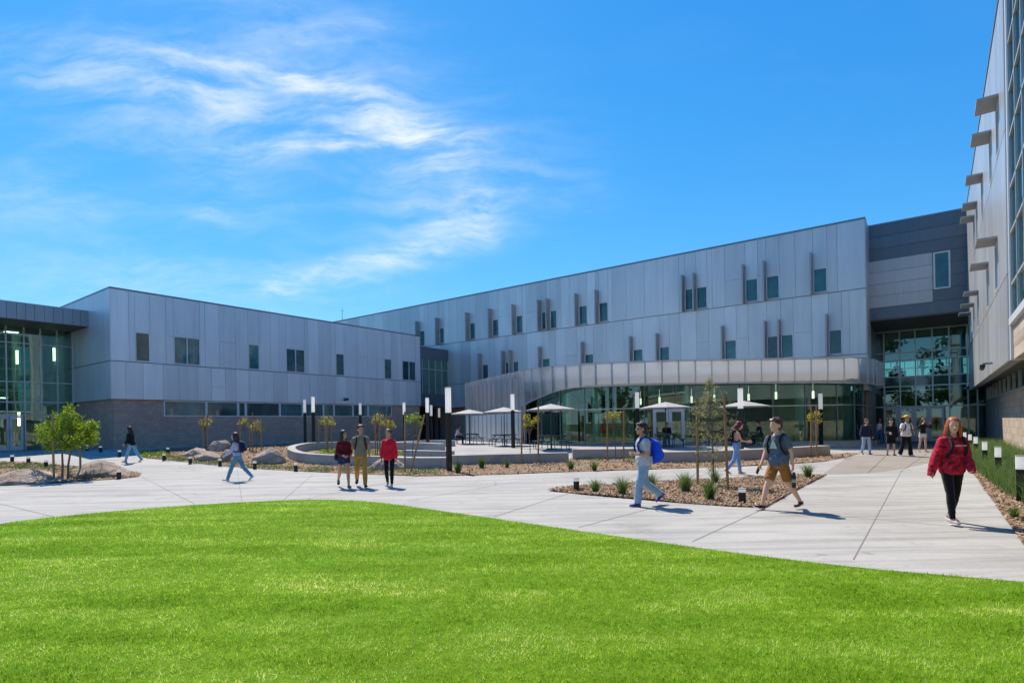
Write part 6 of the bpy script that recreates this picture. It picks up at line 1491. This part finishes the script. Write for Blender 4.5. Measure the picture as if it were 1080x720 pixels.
P12 = build_person('person in a black hoodie and black shorts holding a cup by the entrance', at_px(940, 480.2), 160, 1.64,
    dict(L=(5, 3, 4, 2), R=(-6, 3, 10, -4), AL=(4, 12, 14, 4), AR=(14, 10, 84, -20)), dict(skin='skin_light', hair=('short', '#211c1a'), top=('hoodie', '#16161a'), legs=('shorts', '#141417'), shoes=('#5a4038', '#8a7a6a')), far, 0)
P13 = build_person('man in a straw hat, white t-shirt and black trousers walking from the entrance', at_px(956, 481.2), 180, 1.76,
    dict(L=(10, 3, 6, 8), R=(-8, 3, 16, -14), AL=(10, 20, 66, -20), AR=(12, 20, 70, -22)), dict(wide=1.1, skin='skin_tan', hair=('short', '#221a16'), hat='#d9b04a', top=('tee', '#e4e4e8'), legs=('wide', '#16161a'), shoes=('#d8d8d8', '#efefef')), far, 0)
backpack(P13, 'dark backpack of the man in the straw hat', '#1d2130', .28, .42, .15)
P14 = build_person('woman in a black top and pale shorts touching her hair by the entrance', at_px(973.5, 476.4), 176, 1.66,
    dict(L=(6, 2, 4, 4), R=(-6, 2, 12, -8), AL=(60, 40, 160, -28), AR=(56, 44, 158, -30), nod=10), dict(fem=True, skin='skin_light', hair=('long', '#5a3a22', .26), top=('long', '#1a1c1e'), legs=('short_shorts', '#d8d4cc'), shoes=('#8a6a50', '#c9b9a0')), far, 0)
SIT = dict(lean=10, L=(84, 5, 84, 0), R=(82, 6, 82, 0), AL=(34, 8, 76, -12), AR=(34, 8, 78, -14), nod=16)
def seated(label, px, Y, face, look, dz=0.0):
    p = at_depth(px, Y); return build_person(label, p, face, 1.68, dict(SIT, hip_z=0.56), look, 'people sitting in the courtyard', 0)
SB = .93
def bench_pt(px, Y, rot, k):
    c = at_depth(px, Y); a = rot + k * math.pi / 2; return Vector((c.x + math.cos(a) * SB, c.y + math.sin(a) * SB, c.z)), math.degrees(a) + 90
def sit_at(i, k, label, look):
    px, Y = UMB[i][:2]; q, f = bench_pt(px, Y, 0.2 + 0.35 * i, k); return build_person(label, q, f, 1.68, dict(SIT, hip_z=0.56), look, 'people sitting in the courtyard', 0)
sit_at(0, 2, 'person in a pale pink top and navy trousers seated under the farthest umbrella', dict(fem=True, skin='skin_light', hair=('long', '#6a2a22', .15), top=('long', '#c9b0b4'), legs=('jeans', '#1c2138'), shoes=('#c9c9c9', '#efefef')))
sit_at(3, 0, 'person in a black top and jeans seated in front of the white double door', dict(skin='skin_tan', hair=('short', '#6a4a34'), top=('hoodie', '#17161a'), legs=('jeans', '#34609a'), shoes=('#2a2a2a', '#c9c9c9')))
sit_at(4, 3, 'dark haired person seated at the table beyond the red haired woman', dict(fem=True, skin='skin_tan', hair=('bun', '#17120f'), top=('tee', '#23262c'), legs=('jeans', '#2a3048'), shoes=('#2a2a2a', '#c9c9c9')))
# people upstairs behind the entrance glass, against the light
zf = zz[3]
def upstairs(label, px, o, face, pose, look, h=1.72):
    v = on_u(px, 390, UG + o)[3]; q = W(UG + o, v, zf); return build_person(label, q, face, h, pose, look, 'people upstairs behind the entrance glass', 0)
upstairs('person standing upstairs behind the entrance glass', 973, 4.2, 80, dict(L=(4, 2, 2, 0), R=(-4, 2, 6, 0), AL=(8, 8, 50, -10), AR=(6, 8, 40, -10)), dict(skin='skin_tan', hair=('short', '#17120f'), top=('long', '#1d3a6a'), legs=('jeans', '#14161c'), shoes=('#17171a', '#17171a')))
def armchair(px, o, label, rot):
    v = on_u(px, 390, UG + o)[3]; q = W(UG + o, v, zf); t = thing('lounge_chair', label, 'armchair', q, rot, 'lounge chairs upstairs behind the glass')
    g = MB(); g.box(-.42, .42, -.40, .45, .2, .46); g.build('seat', fab('#1c2426'), t, local=True); g = MB(); g.loft([(Vector((0, -.42, .3)), Vector((.46, 0, 0)), Vector((0, .1, 0))), (Vector((0, -.55, .95)), Vector((.42, 0, 0)), Vector((0, .08, 0)))], 14); g.build('backrest', fab('#1c2426'), t, True, True)
    for sd in (-1, 1): g = MB(); g.box(sd * .5 - .07, sd * .5 + .07, -.4, .42, .2, .66); g.build('armrest', fab('#1c2426'), t, local=True)
    for x in (-.4, .4):
        for y in (-.35, .4): g = MB(); g.tube((x, y, 0), (x, y, .2), .025, seg=6); g.build('leg', M['black'], t, local=True)
    return q
for px, o, r, l1, l2 in ((946, 3.6, 2.6, 'dark lounge chair upstairs behind the left part of the entrance glass', 'person seated upstairs in the left lounge chair'), (992, 3.2, 2.2, 'dark lounge chair upstairs right of the standing person', 'person seated upstairs just right of the standing person'), (1004, 3.8, 2.9, 'dark lounge chair upstairs at the right end of the entrance glass', 'person seated upstairs at the right end of the entrance glass')):
    q = armchair(px, o, l1, r); build_person(l2, q, math.degrees(r), 1.7, dict(SIT, hip_z=0.60), dict(skin='skin_brown', hair=('short', '#17120f'), top=('hoodie', '#1c2024'), legs=('jeans', '#161a20'), shoes=('#17171a', '#17171a')), 'people upstairs behind the entrance glass', 0)

# things in hands
def held(pr, side, name, label, cat, off=0.075):
    t = carried(pr, name, label, cat); sj, e, w, d1, d2 = pr['arms'][side]; return t, w + d2 * off * pr['s'], d2, pr['T3']
t, c, d2, T3 = held(P2, -1, 'water_bottle', 'dark green metal water bottle hanging from the hand of the shorts man', 'bottle', .12)
g = MB(); g.tube(c - Vector((0, 0, .30)), c - Vector((0, 0, .07)), .037, seg=16); g.tube(c - Vector((0, 0, .07)), c - Vector((0, 0, .045)), .037, .026, 16); g.build('bottle_body', fab('#2c3a33'), t, True, True); g = MB(); g.tube(c - Vector((0, 0, .045)), c - Vector((0, 0, .0)), .026, seg=14); g.build('cap', M['black'], t, False, True); g = MB(); g.tube(c - Vector((0, 0, .20)), c - Vector((0, 0, .13)), .0385, seg=16); g.build('label_band', fab('#9aa88e'), t, True, True)
t, c, d2, T3 = held(P2, 1, 'phone', 'dark phone held low in the front hand of the shorts man', 'phone', .11)
x, y, z_ = frame(d2, T3 @ Vector((1, 0, 0))); g = MB(lambda a, b_, c_: c + x * (a + .02) + y * b_ + z_ * c_); g.box(-.006, .006, -.038, .038, -.05, .10); g.build('phone_body', M['black'], t, local=True)
t, c, d2, T3 = held(P12, 1, 'paper_cup', 'pale cup in the hand of the person in black shorts', 'cup', .07)
g = MB(); g.tube(c - Vector((0, 0, .05)), c + Vector((0, 0, .07)), .03, .04, 14); g.build('cup_body', fab('#c9b9a4'), t, True, True); g = MB(); g.tube(c + Vector((0, 0, .07)), c + Vector((0, 0, .085)), .042, seg=14); g.build('lid', M['canvas'], t, False, True)
t, c, d2, T3 = held(P9, -1, 'phone', 'phone in the raised hands of the red haired woman', 'phone', .10)
g = MB(); g.box(c.x - .035, c.x + .035, c.y - .006, c.y + .006, c.z - .03, c.z + .11); g.build('phone_body', M['black'], t, local=True)
